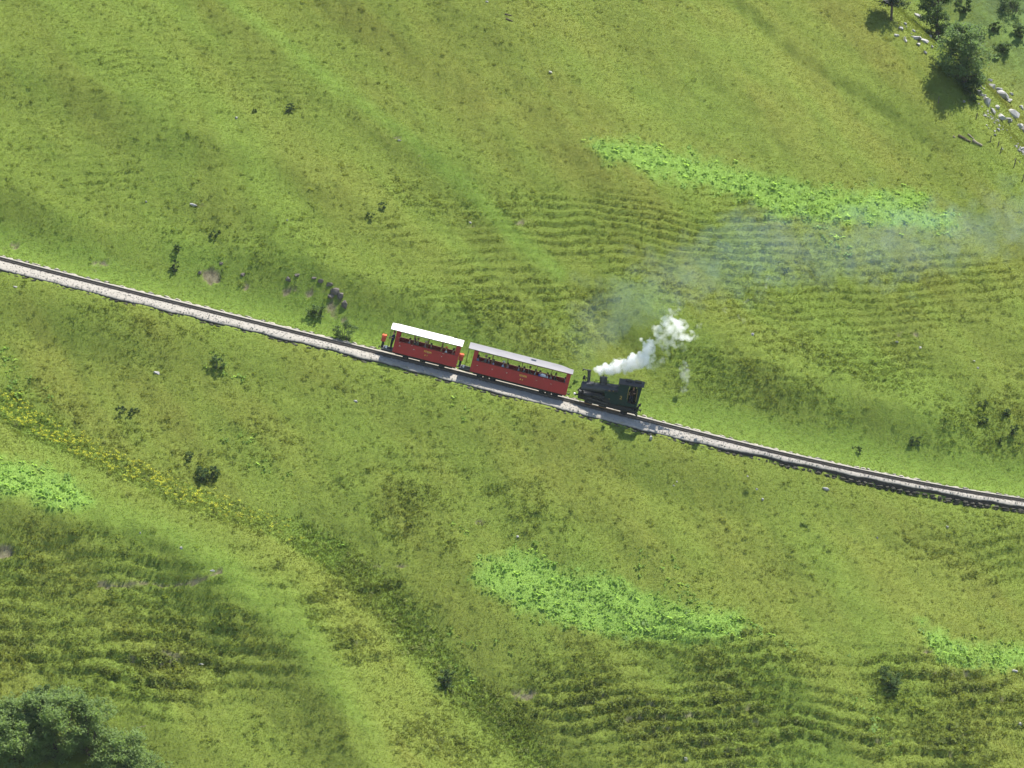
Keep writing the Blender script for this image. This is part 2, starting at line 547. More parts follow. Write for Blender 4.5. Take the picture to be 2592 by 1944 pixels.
def paint(name, col, rough=0.5, metal=0.0, spec=0.4, var=0.25, scale=3.0, grime=None, bump=0.0):
    m, t, out = nt_new(name)
    tc = t.nodes.new("ShaderNodeTexCoord")
    n = tnoise(t, scale, 4, 0.6, tc.outputs['Object'])
    c = mixc(t, maprange(t, n, 0.3, 0.7), tuple(k * (1 - var) for k in col), tuple(min(1, k * (1 + var)) for k in col))
    if grime:
        n2 = tnoise(t, scale * 2.7, 3, 0.65, tc.outputs['Object'])
        c = mixc(t, maprange(t, n2, 0.52, 0.78, 0, 0.7), c, grime)
    b = t.nodes.new("ShaderNodeBsdfPrincipled")
    t.links.new(c, b.inputs['Base Color'])
    t.links.new(maprange(t, n, 0.3, 0.7, rough * 0.85, min(1, rough * 1.15)), b.inputs['Roughness'])
    b.inputs['Metallic'].default_value = metal
    b.inputs['Specular IOR Level'].default_value = spec
    if bump:
        bn = t.nodes.new("ShaderNodeBump")
        bn.inputs['Strength'].default_value = bump
        bn.inputs['Distance'].default_value = 0.03
        t.links.new(n, bn.inputs['Height'])
        t.links.new(bn.outputs[0], b.inputs['Normal'])
    t.links.new(b.outputs[0], out.inputs[0])
    return m


def ground_material():
    m, t, out = nt_new("meadow_ground")
    c = meadow_colour(t, 'GEOMETRY')
    geo = t.nodes.new("ShaderNodeNewGeometry")
    soil = attr(t, 'soil', 'GEOMETRY')
    n3 = tnoise(t, 3.0, 5, 0.7, geo.outputs['Position'])
    sc = mixc(t, maprange(t, n3, 0.35, 0.65), (0.085, 0.072, 0.038), (0.165, 0.150, 0.090))
    c = mixc(t, soil, c, sc)
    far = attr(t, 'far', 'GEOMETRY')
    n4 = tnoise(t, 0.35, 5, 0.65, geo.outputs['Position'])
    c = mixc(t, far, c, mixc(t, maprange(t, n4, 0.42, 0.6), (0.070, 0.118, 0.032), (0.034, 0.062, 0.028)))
    b = t.nodes.new("ShaderNodeBsdfPrincipled")
    t.links.new(c, b.inputs['Base Color'])
    b.inputs['Roughness'].default_value = 0.9
    b.inputs['Specular IOR Level'].default_value = 0.1
    bn = t.nodes.new("ShaderNodeBump")
    bn.inputs['Strength'].default_value = 0.6
    bn.inputs['Distance'].default_value = 0.08
    t.links.new(tnoise(t, 9.0, 4, 0.7, geo.outputs['Position']), bn.inputs['Height'])
    t.links.new(bn.outputs[0], b.inputs['Normal'])
    t.links.new(b.outputs[0], out.inputs[0])
    return m


def mesh_np(name, verts, faces, mat=None, smooth_=True):
    """verts (n,3), faces (m,k) arrays -> mesh"""
    me = bpy.data.meshes.new(name)
    verts = np.ascontiguousarray(verts, dtype=np.float32)
    faces = np.ascontiguousarray(faces, dtype=np.int32)
    me.vertices.add(len(verts))
    me.vertices.foreach_set("co", verts.ravel())
    k = faces.shape[1]
    me.loops.add(faces.size)
    me.loops.foreach_set("vertex_index", faces.ravel())
    me.polygons.add(len(faces))
    me.polygons.foreach_set("loop_start", np.arange(0, faces.size, k, dtype=np.int32))
    me.polygons.foreach_set("use_smooth", np.full(len(faces), smooth_))
    if mat: me.materials.append(mat)
    me.update(calc_edges=True)
    return me


def put(me, name, parent=None, loc=None):
    o = bpy.data.objects.new(name, me)
    COL.objects.link(o)
    if parent: o.parent = parent
    if loc is not None: o.location = loc
    return o


idx = np.arange(nyr * nxr).reshape(nyr, nxr)
quads = np.stack([idx[:-1, :-1], idx[:-1, 1:], idx[1:, 1:], idx[1:, :-1]], -1).reshape(-1, 4)
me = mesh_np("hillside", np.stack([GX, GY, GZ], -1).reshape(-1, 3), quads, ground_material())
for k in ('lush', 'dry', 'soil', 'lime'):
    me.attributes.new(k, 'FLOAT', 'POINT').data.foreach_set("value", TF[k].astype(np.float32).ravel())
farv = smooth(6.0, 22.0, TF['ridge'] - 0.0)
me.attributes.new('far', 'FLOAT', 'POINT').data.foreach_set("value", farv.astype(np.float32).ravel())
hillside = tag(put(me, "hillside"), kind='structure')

# ------------------------------------------------------------------ grass, leaves, flowers: scattered on the slope
def scatter(name, protos, pts, rot, scl, pick, attrs, label=None):
    """one object that sets small plants (protos) on the given points through geometry nodes"""
    me = bpy.data.meshes.new(name)
    n = len(pts)
    me.vertices.add(n)
    me.vertices.foreach_set("co", np.ascontiguousarray(pts, dtype=np.float32).ravel())
    me.attributes.new("rot", 'FLOAT_VECTOR', 'POINT').data.foreach_set("vector", np.ascontiguousarray(rot, dtype=np.float32).ravel())
    me.attributes.new("scl", 'FLOAT_VECTOR', 'POINT').data.foreach_set("vector", np.ascontiguousarray(scl, dtype=np.float32).ravel())
    me.attributes.new("pick", 'INT', 'POINT').data.foreach_set("value", np.ascontiguousarray(pick, dtype=np.int32))
    for k, a in attrs.items():
        me.attributes.new(k, 'FLOAT', 'POINT').data.foreach_set("value", np.ascontiguousarray(a, dtype=np.float32))
    o = put(me, name)
    src = bpy.data.collections.new(name + "_plants")
    for k, pm in enumerate(protos):
        po = bpy.data.objects.new("%s_plant_%d" % (name, k), pm)
        src.objects.link(po)
    g = bpy.data.node_groups.new(name + "_scatter", 'GeometryNodeTree')
    g.interface.new_socket(name="Geometry", in_out='INPUT', socket_type='NodeSocketGeometry')
    g.interface.new_socket(name="Geometry", in_out='OUTPUT', socket_type='NodeSocketGeometry')
    gi, go = g.nodes.new("NodeGroupInput"), g.nodes.new("NodeGroupOutput")
    ci = g.nodes.new("GeometryNodeCollectionInfo")
    ci.inputs['Collection'].default_value = src
    ci.inputs['Separate Children'].default_value = True
    ci.inputs['Reset Children'].default_value = True
    ip = g.nodes.new("GeometryNodeInstanceOnPoints")
    ip.inputs['Pick Instance'].default_value = True

    def named(nm, dt):
        a = g.nodes.new("GeometryNodeInputNamedAttribute")
        a.data_type = dt
        a.inputs[0].default_value = nm
        return a.outputs[0]
    g.links.new(gi.outputs[0], ip.inputs['Points'])
    g.links.new(ci.outputs[0], ip.inputs['Instance'])
    g.links.new(named("pick", 'INT'), ip.inputs['Instance Index'])
    g.links.new(named("scl", 'FLOAT_VECTOR'), ip.inputs['Scale'])
    e2r = g.nodes.new("FunctionNodeEulerToRotation")
    g.links.new(named("rot", 'FLOAT_VECTOR'), e2r.inputs[0])
    g.links.new(e2r.outputs[0], ip.inputs['Rotation'])
    g.links.new(ip.outputs[0], go.inputs[0])
    md = o.modifiers.new("scatter", 'NODES')
    md.node_group = g
    tag(o, kind='stuff')
    return o


def blades(n, h, w, spread, lean, rnd, mat, name, seg=2):
    """a tuft of n bent blades"""
    V, F = [], []
    for k in range(n):
        a = rnd.uniform(0, 2 * math.pi)
        r = spread * math.sqrt(rnd.random())
        bx, by = r * math.cos(a), r * math.sin(a)
        hh = h * rnd.uniform(0.6, 1.15)
        la = a + rnd.uniform(-0.8, 0.8)
        ll = hh * lean * rnd.uniform(0.4, 1.3)
        wa = rnd.uniform(0, math.pi)
        wx, wy = math.cos(wa) * w / 2, math.sin(wa) * w / 2
        b = len(V)
        mx, my, mz = bx + math.cos(la) * ll * 0.35, by + math.sin(la) * ll * 0.35, hh * 0.65
        tx, ty, tz = bx + math.cos(la) * ll, by + math.sin(la) * ll, hh * (1 - 0.25 * lean)
        V += [(bx - wx, by - wy, -0.05), (bx + wx, by + wy, -0.05), (mx + wx * .8, my + wy * .8, mz), (mx - wx * .8, my - wy * .8, mz), (tx + wx * .25, ty + wy * .25, tz), (tx - wx * .25, ty - wy * .25, tz)]
        F += [(b, b + 1, b + 2, b + 3), (b + 3, b + 2, b + 4, b + 5)]
    return mesh_np(name, np.array(V), np.array(F), mat, False)


def leaf_clump(n, r, h, size, rnd, mat, name, squash=1.0):
    """a mound of small leaves"""
    V, F = [], []
    for k in range(n):
        a, rr = rnd.uniform(0, 2 * math.pi), r * rnd.random() ** 0.5
        zz = h * (rnd.uniform(0.15, 1.0)) * math.sqrt(max(0.05, 1 - (rr / r) ** 2 * 0.8))
        c = Vector((rr * math.cos(a), rr * math.sin(a), zz))
        nrm = Vector((rnd.gauss(0, .6), rnd.gauss(0, .6), 0.7)).normalized()
        tx = nrm.orthogonal().normalized()
        tx = Matrix.Rotation(rnd.uniform(0, 6.28), 3, nrm) @ tx
        ty = nrm.cross(tx)
        s = size * rnd.uniform(0.6, 1.25)
        b = len(V)
        V += [tuple(c - tx * s), tuple(c - ty * s * .55 * squash), tuple(c + tx * s), tuple(c + ty * s * .55 * squash)]
        F += [(b, b + 1, b + 2, b + 3)]
    return mesh_np(name, np.array(V), np.array(F), mat, False)


def broad_leaf(size, rnd, mat, name, n=4):
    """a low plant with n wide, slightly folded leaves on short stalks"""
    V, F = [], []
    for k in range(n):
        a = k * 2 * math.pi / n + rnd.uniform(-.5, .5)
        s = size * rnd.uniform(.7, 1.15)
        tilt = rnd.uniform(-0.15, 0.35)
        hgt = rnd.uniform(.05, .11)
        R = Matrix.Rotation(a, 3, 'Z') @ Matrix.Rotation(tilt, 3, 'Y')
        base = Matrix.Rotation(a, 3, 'Z') @ Vector((.05, 0, hgt))
        b = len(V)
        out = [(0, 0, 0), (s * .25, s * .38, .04 * s), (s * .7, s * .36, .05 * s), (s, 0, -.02 * s), (s * .7, -s * .36, .05 * s), (s * .25, -s * .38, .04 * s), (s * .5, 0, -.05 * s)]
        V += [tuple(base + R @ Vector(p)) for p in out]
        F += [(b, b + 1, b + 6, b + 6), (b + 1, b + 2, b + 6, b + 6), (b + 2, b + 3, b + 6, b + 6), (b + 3, b + 4, b + 6, b + 6), (b + 4, b + 5, b + 6, b + 6), (b + 5, b, b + 6, b + 6)]
    tri = np.array(F)[:, :3]
    return mesh_np(name, np.array(V), tri, mat, True)


rnd = random.Random(3)
M_GRASS = leafy("grass_blades", lambda t: meadow_colour(t, 'INSTANCER'), 0.5, 0.6, 0.10, 0.13, soft=0.2)
M_SHRUB = leafy("heath_leaves", flat((0.135, 0.175, 0.036)), 0.5, 0.5, 0.10, 0.25)
M_BROAD = leafy("broad_leaves", flat((0.180, 0.300, 0.060)), 0.6, 0.32, 0.6, 0.22, (1.3, 1.25, 0.8), soft=0.45)
M_GREY = leafy("grey_green_leaves", flat((0.190, 0.225, 0.070)), 0.55, 0.5, 0.12, 0.25)
M_YEL = leafy("yellow_petals", flat((0.50, 0.49, 0.04)), 0.4, 0.6, 0.1, 0.25, (1, 1, 0.6))

P_TUFT = [blades(13, 0.085, 0.035, 0.16, 1.2, rnd, M_GRASS, "tuft_%d" % k) for k in range(5)]
P_TALL = [blades(16, 0.14, 0.04, 0.17, 1.0, rnd, M_GRASS, "tall_tuft_%d" % k) for k in range(4)]
P_SHORT = [blades(10, 0.05, 0.03, 0.2, 1.3, rnd, M_GRASS, "short_tuft_%d" % k) for k in range(3)]


def cells(step, keep=None):
    """jittered points over the detailed slope, with the properties there"""
    nx_, ny_ = int((X1 - X0) / step), int((T1 - T0) / step)
    ix, iy = np.meshgrid(np.arange(nx_), np.arange(ny_))
    x = X0 + (ix.ravel() + RNG.random(ix.size)) * step
    t = T0 + (iy.ravel() + RNG.random(ix.size)) * step
    y = y_off(x) + t
    u, v = sample(FINE['u'], x, y), sample(FINE['v'], x, y)
    z = sample(FZ, x, y)
    pu, pv = project(x, y, z)
    k = (pu > -140) & (pu < PW + 140) & (pv > -140) & (pv < PH + 140)
    x, y, z, u, v = x[k], y[k], z[k], u[k], v[k]
    d = dict(x=x, y=y, z=z, u=u, v=v)
    for n_ in ('rough', 'riser', 'soil', 'flower', 'tall', 'lush', 'dry', 'smooth', 'ridge', 'q', 'terr', 'lime'):
        d[n_] = sample(FINE[n_], x, y)
    ut = u_of_track(x)
    d['off'] = np.where(d['q'] > 0, d['q'] - lut(FAR_W, ut), -d['q'] - lut(NEAR_W, ut))
    lp = leaf_patch(u, v)
    d['lp'] = lp
    d['leaf'] = np.maximum.reduce(list(lp.values()))
    return d


def take(d, m):
    return {k: (v[m] if not isinstance(v, dict) else {a: b[m] for a, b in v.items()}) for k, v in d.items()}


def tilts(n, amt):
    return np.stack([RNG.normal(0, amt, n), RNG.normal(0, amt, n), RNG.random(n) * 6.283], -1)


D = cells(0.155)
n = len(D['x'])
rr = RNG.random(n)
keep = (D['off'] > 0.02) & (D['soil'] < 0.45 + 0.3 * rr) & (D['leaf'] < 2) & (rr < np.clip(0.97 - 0.25 * D['smooth'] - 0.6 * smooth(4, 20, D['ridge']), 0.1, 1))
G = take(D, keep)
n = len(G['x'])
print("grass tufts", n)
r1, r2 = RNG.random(n), RNG.random(n)
clump = 0.5 + 0.5 * noise(G['x'] / 1.1, G['y'] / 0.8, 301)
talln = 0.45 * G['rough'] * clump + 0.32 * G['riser'] + 0.4 * G['tall']
pk = np.where(talln > 0.35 + 0.45 * r1, 5 + (r2 * 4).astype(int), np.where((G['smooth'] > 0.25 + 0.5 * r1) | (talln < 0.10 + 0.12 * r1), 9 + (r2 * 3).astype(int), (r2 * 5).astype(int)))
hs = (0.75 + 0.5 * RNG.random(n)) * np.clip(0.75 + 0.65 * talln, 0.6, 1.7)
ws = 0.85 + 0.45 * RNG.random(n)
grass = scatter("grass", P_TUFT + P_TALL + P_SHORT, np.stack([G['x'], G['y'], G['z']], -1), tilts(n, 0.18), np.stack([ws, ws, hs], -1), pk,
                dict(dry=np.clip(G['dry'] + 0.25 * (r1 - .5), 0, 1), lush=np.clip(G['lush'] + 0.2 * (r2 - .5), 0, 1), lime=G['lime']))

# rounded grassy hummocks, each with its small shadow
P_HUM = [leaf_clump(34, 0.20, 0.20, 0.055, rnd, M_GRASS, "hummock_%d" % k) for k in range(5)]
DH = cells(0.33)
n = len(DH['x'])
clh = smooth(0.30, 0.75, 0.5 + 0.5 * fbm(DH['x'] / 2.6, DH['y'] / 1.3, 331, 3))
ph_ = (0.10 + 0.40 * np.clip(DH['rough'], 0, 1.2)) * (0.25 + clh) * (1 - 0.75 * DH['smooth']) + 0.25 * DH['riser']
keep = (RNG.random(n) < ph_) & (DH['off'] > 0.5) & (DH['leaf'] < 0.4) & (DH['soil'] < 0.5) & (DH['ridge'] < 12)
K = take(DH, keep)
n = len(K['x'])
print("hummocks", n)
s_ = (0.55 + 0.85 * RNG.random(n) ** 1.5) * np.clip(0.72 + 0.5 * K['rough'], 0.7, 1.35)
scatter("hummocks", P_HUM, np.stack([K['x'], K['y'], K['z'] - 0.03], -1), tilts(n, 0.15), np.stack([s_ * (1.0 + .5 * RNG.random(n)), s_, s_ * (0.85 + .6 * RNG.random(n))], -1), RNG.integers(0, 5, n),
        dict(dry=np.clip(K['dry'] + 0.10, 0, 1), lush=np.clip(K['lush'] + 0.1, 0, 1), lime=K['lime']))

# low heath shrubs on the steps
P_HEATH = [leaf_clump(46, 0.30, 0.42, 0.075, rnd, M_SHRUB, "heath_%d" % k) for k in range(4)]
D2 = cells(0.30)
n = len(D2['x'])
cl = 0.5 + 0.5 * fbm(D2['x'] / 2.4, D2['y'] / 1.5, 311, 3)
low = smooth(1350, 1500, D2['v'])
pr = np.clip((D2['rough'] - 0.5) * 0.5, 0, 1) * (0.25 + 0.5 * low) * smooth(0.45, 0.8, cl + 0.35 * D2['riser']) + low * 0.75 * smooth(0.35, 0.9, D2['riser'] * (0.4 + cl)) + 0.006
keep = (D2['off'] > 0.7) & (D2['leaf'] < 0.3) & (D2['soil'] < 0.5) & (D2['smooth'] < 0.5) & (RNG.random(n) < pr)
S = take(D2, keep)
n = len(S['x'])
print("heath", n)
sc_ = (0.40 + 0.5 * RNG.random(n)) * np.clip(0.55 + 0.55 * S['rough'] + 0.25 * S['riser'], 0.5, 1.6) * np.clip(0.7 + 0.45 * smooth(900, 1700, S['v']), 0.7, 1.15)
heath = scatter("undergrowth", P_HEATH, np.stack([S['x'], S['y'], S['z'] - 0.04], -1), tilts(n, 0.15), np.stack([sc_ * 1.15, sc_ * 1.15, sc_], -1), RNG.integers(0, 4, n), {})

# patches of broad glossy leaves
P_BROAD = [broad_leaf(0.22, rnd, M_BROAD, "broad_leaf_plant_%d" % k, 4) for k in range(4)]
D3 = cells(0.20)
n = len(D3['x'])
rr = RNG.random(n)
for key, nm in (('upper', "broad_leaves"), ('lower', "broad_leaves"), ('left', "broad_leaves"), ('right', "broad_leaves"), ('extra', "broad_leaves")):
    dens = {'upper': 0.42, 'lower': 0.62, 'left': 0.6, 'right': 0.55, 'extra': 0.40}[key]
    keep = (D3['off'] > 0.6) & (rr < D3['lp'][key] * dens)
    keep &= RNG.random(n) < 0.35 + 0.65 * smooth(-0.3, 0.5, fbm(D3['x'] / 0.8, D3['y'] / 0.7, 341, 2))
    L = take(D3, keep)
    k = len(L['x'])
    s_ = 0.5 + 1.0 * RNG.random(k) ** 1.6
    scatter(nm, P_BROAD, np.stack([L['x'], L['y'], L['z'] - .03], -1), tilts(k, 0.16) + np.array([0.5, 0.08, 0.0]), np.stack([s_, s_, s_], -1), RNG.integers(0, 4, k), {})

# grey-green herbs and yellow flowers along the gully
P_HERB = [leaf_clump(30, 0.22, 0.42, 0.06, rnd, M_GREY, "herb_%d" % k) for k in range(3)]
P_YEL = [leaf_clump(14, 0.17, 0.5, 0.048, rnd, M_YEL, "yellow_head_%d" % k) for k in range(3)]
for pm in P_YEL:
    for vtx in pm.vertices:
        vtx.co.z = 0.36 + vtx.co.z * 0.3
D4 = cells(0.27)
n = len(D4['x'])
keep = (RNG.random(n) < D4['tall'] * 0.12) & (D4['off'] > 0.6)
L = take(D4, keep)
k = len(L['x'])
s_ = 0.6 + 0.6 * RNG.random(k)
scatter("herbs", P_HERB, np.stack([L['x'], L['y'], L['z'] - .03], -1), tilts(k, 0.2), np.stack([s_, s_, s_], -1), RNG.integers(0, 3, k), {})
clf = smooth(0.35, 0.62, 0.5 + 0.5 * fbm(D4['x'] / 1.2, D4['y'] / 1.0, 321, 2))
keep = (RNG.random(n) < D4['flower'] * (0.2 + 0.75 * clf) * smooth(950, 150, D4['u']) ** 0.8) & (D4['off'] > 0.6)
L = take(D4, keep)
k = len(L['x'])
s_ = 0.7 + 0.6 * RNG.random(k)
scatter("yellow_flowers", P_YEL, np.stack([L['x'], L['y'], L['z']], -1), tilts(k, 0.2), np.stack([s_, s_, s_], -1), RNG.integers(0, 3, k), {})

# ------------------------------------------------------------------ mesh builder
class MB:
    """collects simple solids and links them as one mesh object"""
    def __init__(s):
        s.v, s.f, s.m = [], [], []

    def add(s, V, F, mi=0, M=None):
        b = len(s.v)
        for p in V:
            p = Vector(p)
            s.v.append(tuple(M @ p) if M else tuple(p))
        for f in F:
            s.f.append(tuple(b + i for i in f))
            s.m.append(mi)
        return s

    def box(s, c, d, M=None, mi=0, ch=0.0):
        x, y, z = d[0] / 2, d[1] / 2, d[2] / 2
        if ch <= 0:
            V = [(c[0] + i * x, c[1] + j * y, c[2] + k * z) for i in (-1, 1) for j in (-1, 1) for k in (-1, 1)]
            F = [(0, 1, 3, 2), (4, 6, 7, 5), (0, 4, 5, 1), (2, 3, 7, 6), (0, 2, 6, 4), (1, 5, 7, 3)]
            return s.add(V, F, mi, M)
        bm = bmesh.new()
        bmesh.ops.create_cube(bm, size=1.0)
        for q in bm.verts:
            q.co = Vector((c[0] + q.co.x * d[0], c[1] + q.co.y * d[1], c[2] + q.co.z * d[2]))
        bmesh.ops.bevel(bm, geom=bm.edges[:], offset=ch, segments=1, affect='EDGES')
        V = [q.co.copy() for q in bm.verts]
        F = [[q.index for q in f.verts] for f in bm.faces]
        bm.free()
        return s.add(V, F, mi, M)

    def tube(s, p0, p1, r0, r1=None, n=10, cap=True, mi=0, M=None):
        r1 = r0 if r1 is None else r1
        p0, p1 = Vector(p0), Vector(p1)
        d = (p1 - p0).normalized()
        a = d.orthogonal().normalized()
        b = d.cross(a)
        V, F = [], []
        for k in range(n):
            w = 2 * math.pi * k / n
            o = a * math.cos(w) + b * math.sin(w)
            V += [tuple(p0 + o * r0), tuple(p1 + o * r1)]
        for k in range(n):
            i, j = 2 * k, 2 * ((k + 1) % n)
            F.append((i, j, j + 1, i + 1))
        if cap:
            F.append(tuple(2 * k for k in range(n))[::-1])
            F.append(tuple(2 * k + 1 for k in range(n)))
        return s.add(V, F, mi, M)

    def path(s, pts, r, n=6, mi=0):
        for a, b in zip(pts[:-1], pts[1:]):
            s.tube(a, b, r, r, n, True, mi)
        return s

    def ball(s, c, r, n=8, mi=0, sq=(1, 1, 1), M=None):
        V, F = [], []
        m = n // 2
        for i in range(m + 1):
            th = math.pi * i / m
            for k in range(n):
                w = 2 * math.pi * k / n
                V.append((c[0] + r * sq[0] * math.sin(th) * math.cos(w), c[1] + r * sq[1] * math.sin(th) * math.sin(w), c[2] + r * sq[2] * math.cos(th)))
        for i in range(m):
            for k in range(n):
                F.append((i * n + k, (i + 1) * n + k, (i + 1) * n + (k + 1) % n, i * n + (k + 1) % n))
        return s.add(V, F, mi, M)

    def prism(s, prof, y0, y1, mi=0, M=None):
        """profile in (x, z) pushed out along y"""
        n = len(prof)
        V = [(x, y0, z) for x, z in prof] + [(x, y1, z) for x, z in prof]
        F = [tuple(range(n))[::-1], tuple(range(n, 2 * n))] + [(i, (i + 1) % n, n + (i + 1) % n, n + i) for i in range(n)]
        return s.add(V, F, mi, M)

    def build(s, name, mat, parent=None, sm=False, loc=None, fix=True):
        me = bpy.data.meshes.new(name)
        me.from_pydata(s.v, [], s.f)
        for m in (mat if isinstance(mat, (list, tuple)) else [mat]):
            me.materials.append(m)
        me.polygons.foreach_set("material_index", s.m)
        if sm:
            me.polygons.foreach_set("use_smooth", [True] * len(s.f))
            me.set_sharp_from_angle(angle=math.radians(40))
        if fix:
            bm = bmesh.new()
            bm.from_mesh(me)
            bmesh.ops.recalc_face_normals(bm, faces=bm.faces[:])
            bm.to_mesh(me)
            bm.free()
        me.update()
        return put(me, name, parent, loc)


def empty(name, M, label=None, cat=None, group=None):
    o = bpy.data.objects.new(name, None)
    COL.objects.link(o)
    o.empty_display_size = 0.2
    o.matrix_world = M
    tag(o, label, cat, group)
    return o


# ------------------------------------------------------------------ ballast, edge stones, wall, rails
M_BALLAST = paint("ballast_gravel", (0.25, 0.232, 0.20), 0.95, 0, 0.1, 0.12, 4.0, (0.21, 0.195, 0.168), 0.4)
M_STONE = paint("pale_stone", (0.29, 0.265, 0.21), 0.9, 0, 0.15, 0.25, 3.0, (0.30, 0.28, 0.23), 0.6)
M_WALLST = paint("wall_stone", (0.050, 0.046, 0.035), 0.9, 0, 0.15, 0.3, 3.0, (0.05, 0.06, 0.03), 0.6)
M_RAIL = paint("rail_steel", (0.10, 0.085, 0.075), 0.45, 0.6, 0.5, 0.3, 4.0)
M_SLEEP = paint("steel_sleeper", (0.085, 0.075, 0.07), 0.7, 0.3, 0.3, 0.3, 4.0, (0.14, 0.10, 0.07))

bx = np.arange(-56, 56.01, 0.16)
cross = np.concatenate([[0, 0.002, 0.010], np.linspace(0.03, 1, 24)])
BXm, CR_ = np.meshgrid(bx, cross)
ubt = u_of_track(BXm)
nearw = lut(NEAR_W, ubt) + 0.20 * noise(BXm / 2.1, BXm * 0 + 3.3, 201) + 0.06 * noise(BXm / 0.7, BXm * 0 + 7.7, 202)
farw = lut(FAR_W, ubt) + 0.09 * noise(BXm / 1.1, BXm * 0 + 1.3, 203)
qq = -nearw + (nearw + farw) * CR_
yb = track_y(BXm) + qq
edge = smooth(0.0, 0.22, np.minimum(qq + nearw, farw - qq))
zb_ = track_z(BXm) - 0.135 - 0.13 * (1 - edge) - 0.27 * smooth(-0.75, -2.2, qq) + 0.13 * smooth(0.7, 1.3, qq) + 0.035 * noise(BXm / 0.34, yb / 0.3, 204) + 0.02 * noise(BXm / 0.16, yb / 0.16, 205)
zb_ = np.where((CR_ > 0.001) & (CR_ < 0.005), zb_ - 0.10, zb_)
zb_ = np.where((CR_ < 0.001), track_z(BXm) - 1.15 - 0 * qq, np.where(CR_ > 0.999, track_z(BXm) - 0.45, zb_))
ib = np.arange(BXm.size).reshape(BXm.shape)
bq = np.stack([ib[:-1, :-1], ib[:-1, 1:], ib[1:, 1:], ib[1:, :-1]], -1).reshape(-1, 4)
# stones between and beside the rails painted darker: oily, rusty stains and shadow
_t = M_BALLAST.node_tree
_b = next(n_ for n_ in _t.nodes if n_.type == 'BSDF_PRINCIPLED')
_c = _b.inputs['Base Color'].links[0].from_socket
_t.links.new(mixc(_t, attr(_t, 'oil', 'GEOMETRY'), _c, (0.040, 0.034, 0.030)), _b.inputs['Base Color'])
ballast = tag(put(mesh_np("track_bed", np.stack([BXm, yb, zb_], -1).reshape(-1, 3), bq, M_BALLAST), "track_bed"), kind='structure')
stain_shade = (CR_ < 0.005) * 1.0 + smooth(0.80, 0.5, np.abs(qq) + 0.10 * noise(BXm / 0.5, yb / 0.3, 206)) * 0.85  # outer downhill face also painted dark, as a wall in shade
ballast.data.attributes.new('oil', 'FLOAT', 'POINT').data.foreach_set("value", stain_shade.astype(np.float32).ravel())


def rock_mesh(name, rnd, mat, sx, sy, sz, sub=1, rough=0.22):
    """an angular block: the hull of scattered points"""
    bm = bmesh.new()
    for k in range(15 + 4 * sub):
        d = Vector((rnd.gauss(0, 1), rnd.gauss(0, 1), rnd.gauss(0, 1))).normalized()
        p = 5.0
        q = (abs(d.x) ** p + abs(d.y) ** p + abs(d.z) ** p) ** (-1 / p)
        d *= q * (1 - rough * rnd.random())
        bm.verts.new((d.x * sx, d.y * sy, d.z * sz))
    r = bmesh.ops.convex_hull(bm, input=bm.verts[:])
    loose = [v for v in bm.verts if not v.link_faces]
    bmesh.ops.delete(bm, geom=loose, context='VERTS')
    me = bpy.data.meshes.new(name)
    bm.to_mesh(me)
    bm.free()
    me.materials.append(mat)
    return me


def piece(name, me, parent, M):
    o = bpy.data.objects.new(name, me)
    COL.objects.link(o)
    o.parent = parent
    o.matrix_local = M
    return o


# a row of long pale stones along the uphill edge
EDGE_ME = [rock_mesh("edge_stone_shape", rnd, M_STONE, 0.36, 0.15, 0.10, 1, 0.3) for k in range(6)]
x = -53.0
while x < 53.5:
    L = rnd.uniform(0.45, 1.05)
    fr = track_frame(x + L / 2)
    fw = float(lut(FAR_W, u_of_track(x + L / 2)))
    s = L / 0.86
    M = fr @ Matrix.Translation((0, fw + rnd.uniform(-.12, .08), -0.02 + rnd.uniform(-.07, .03))) @ Euler((rnd.uniform(-.1, .1), rnd.uniform(-.06, .06), rnd.uniform(-.07, .07))).to_matrix().to_4x4() @ Matrix.Diagonal((s, rnd.uniform(.8, 1.25), rnd.uniform(.7, 1.15), 1))
    piece("edge_stone", rnd.choice(EDGE_ME), ballast, M)
    x += L * 0.97 + rnd.uniform(0, 0.06) + (rnd.random() < .12) * .5

# the low dry wall that carries the downhill side
wall_root = empty("dry_stone_wall", Matrix.Translation(track_point(0)), "low dry stone wall holding up the downhill side of the pale track bed", "wall")
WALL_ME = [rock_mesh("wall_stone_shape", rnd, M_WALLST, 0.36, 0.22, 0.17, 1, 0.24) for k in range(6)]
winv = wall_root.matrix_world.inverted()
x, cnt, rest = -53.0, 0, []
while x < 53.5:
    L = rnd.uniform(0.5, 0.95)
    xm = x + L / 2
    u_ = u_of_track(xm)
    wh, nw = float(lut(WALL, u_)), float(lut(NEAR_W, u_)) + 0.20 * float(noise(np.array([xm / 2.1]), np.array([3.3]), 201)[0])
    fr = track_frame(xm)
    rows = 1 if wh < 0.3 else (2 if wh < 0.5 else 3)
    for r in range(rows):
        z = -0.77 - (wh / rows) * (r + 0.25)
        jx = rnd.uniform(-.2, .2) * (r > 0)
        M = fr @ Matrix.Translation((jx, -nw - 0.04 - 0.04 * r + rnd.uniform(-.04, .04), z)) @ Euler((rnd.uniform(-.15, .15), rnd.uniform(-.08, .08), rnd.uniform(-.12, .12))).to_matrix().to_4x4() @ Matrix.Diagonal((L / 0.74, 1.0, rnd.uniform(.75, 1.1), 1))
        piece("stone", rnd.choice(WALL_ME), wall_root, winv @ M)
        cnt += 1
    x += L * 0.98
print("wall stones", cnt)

track = empty("railway_track", Matrix.Translation(track_point(0)), "single narrow railway track with toothed centre rail crossing the green slope", "railway track")
tinv = track.matrix_world.inverted()


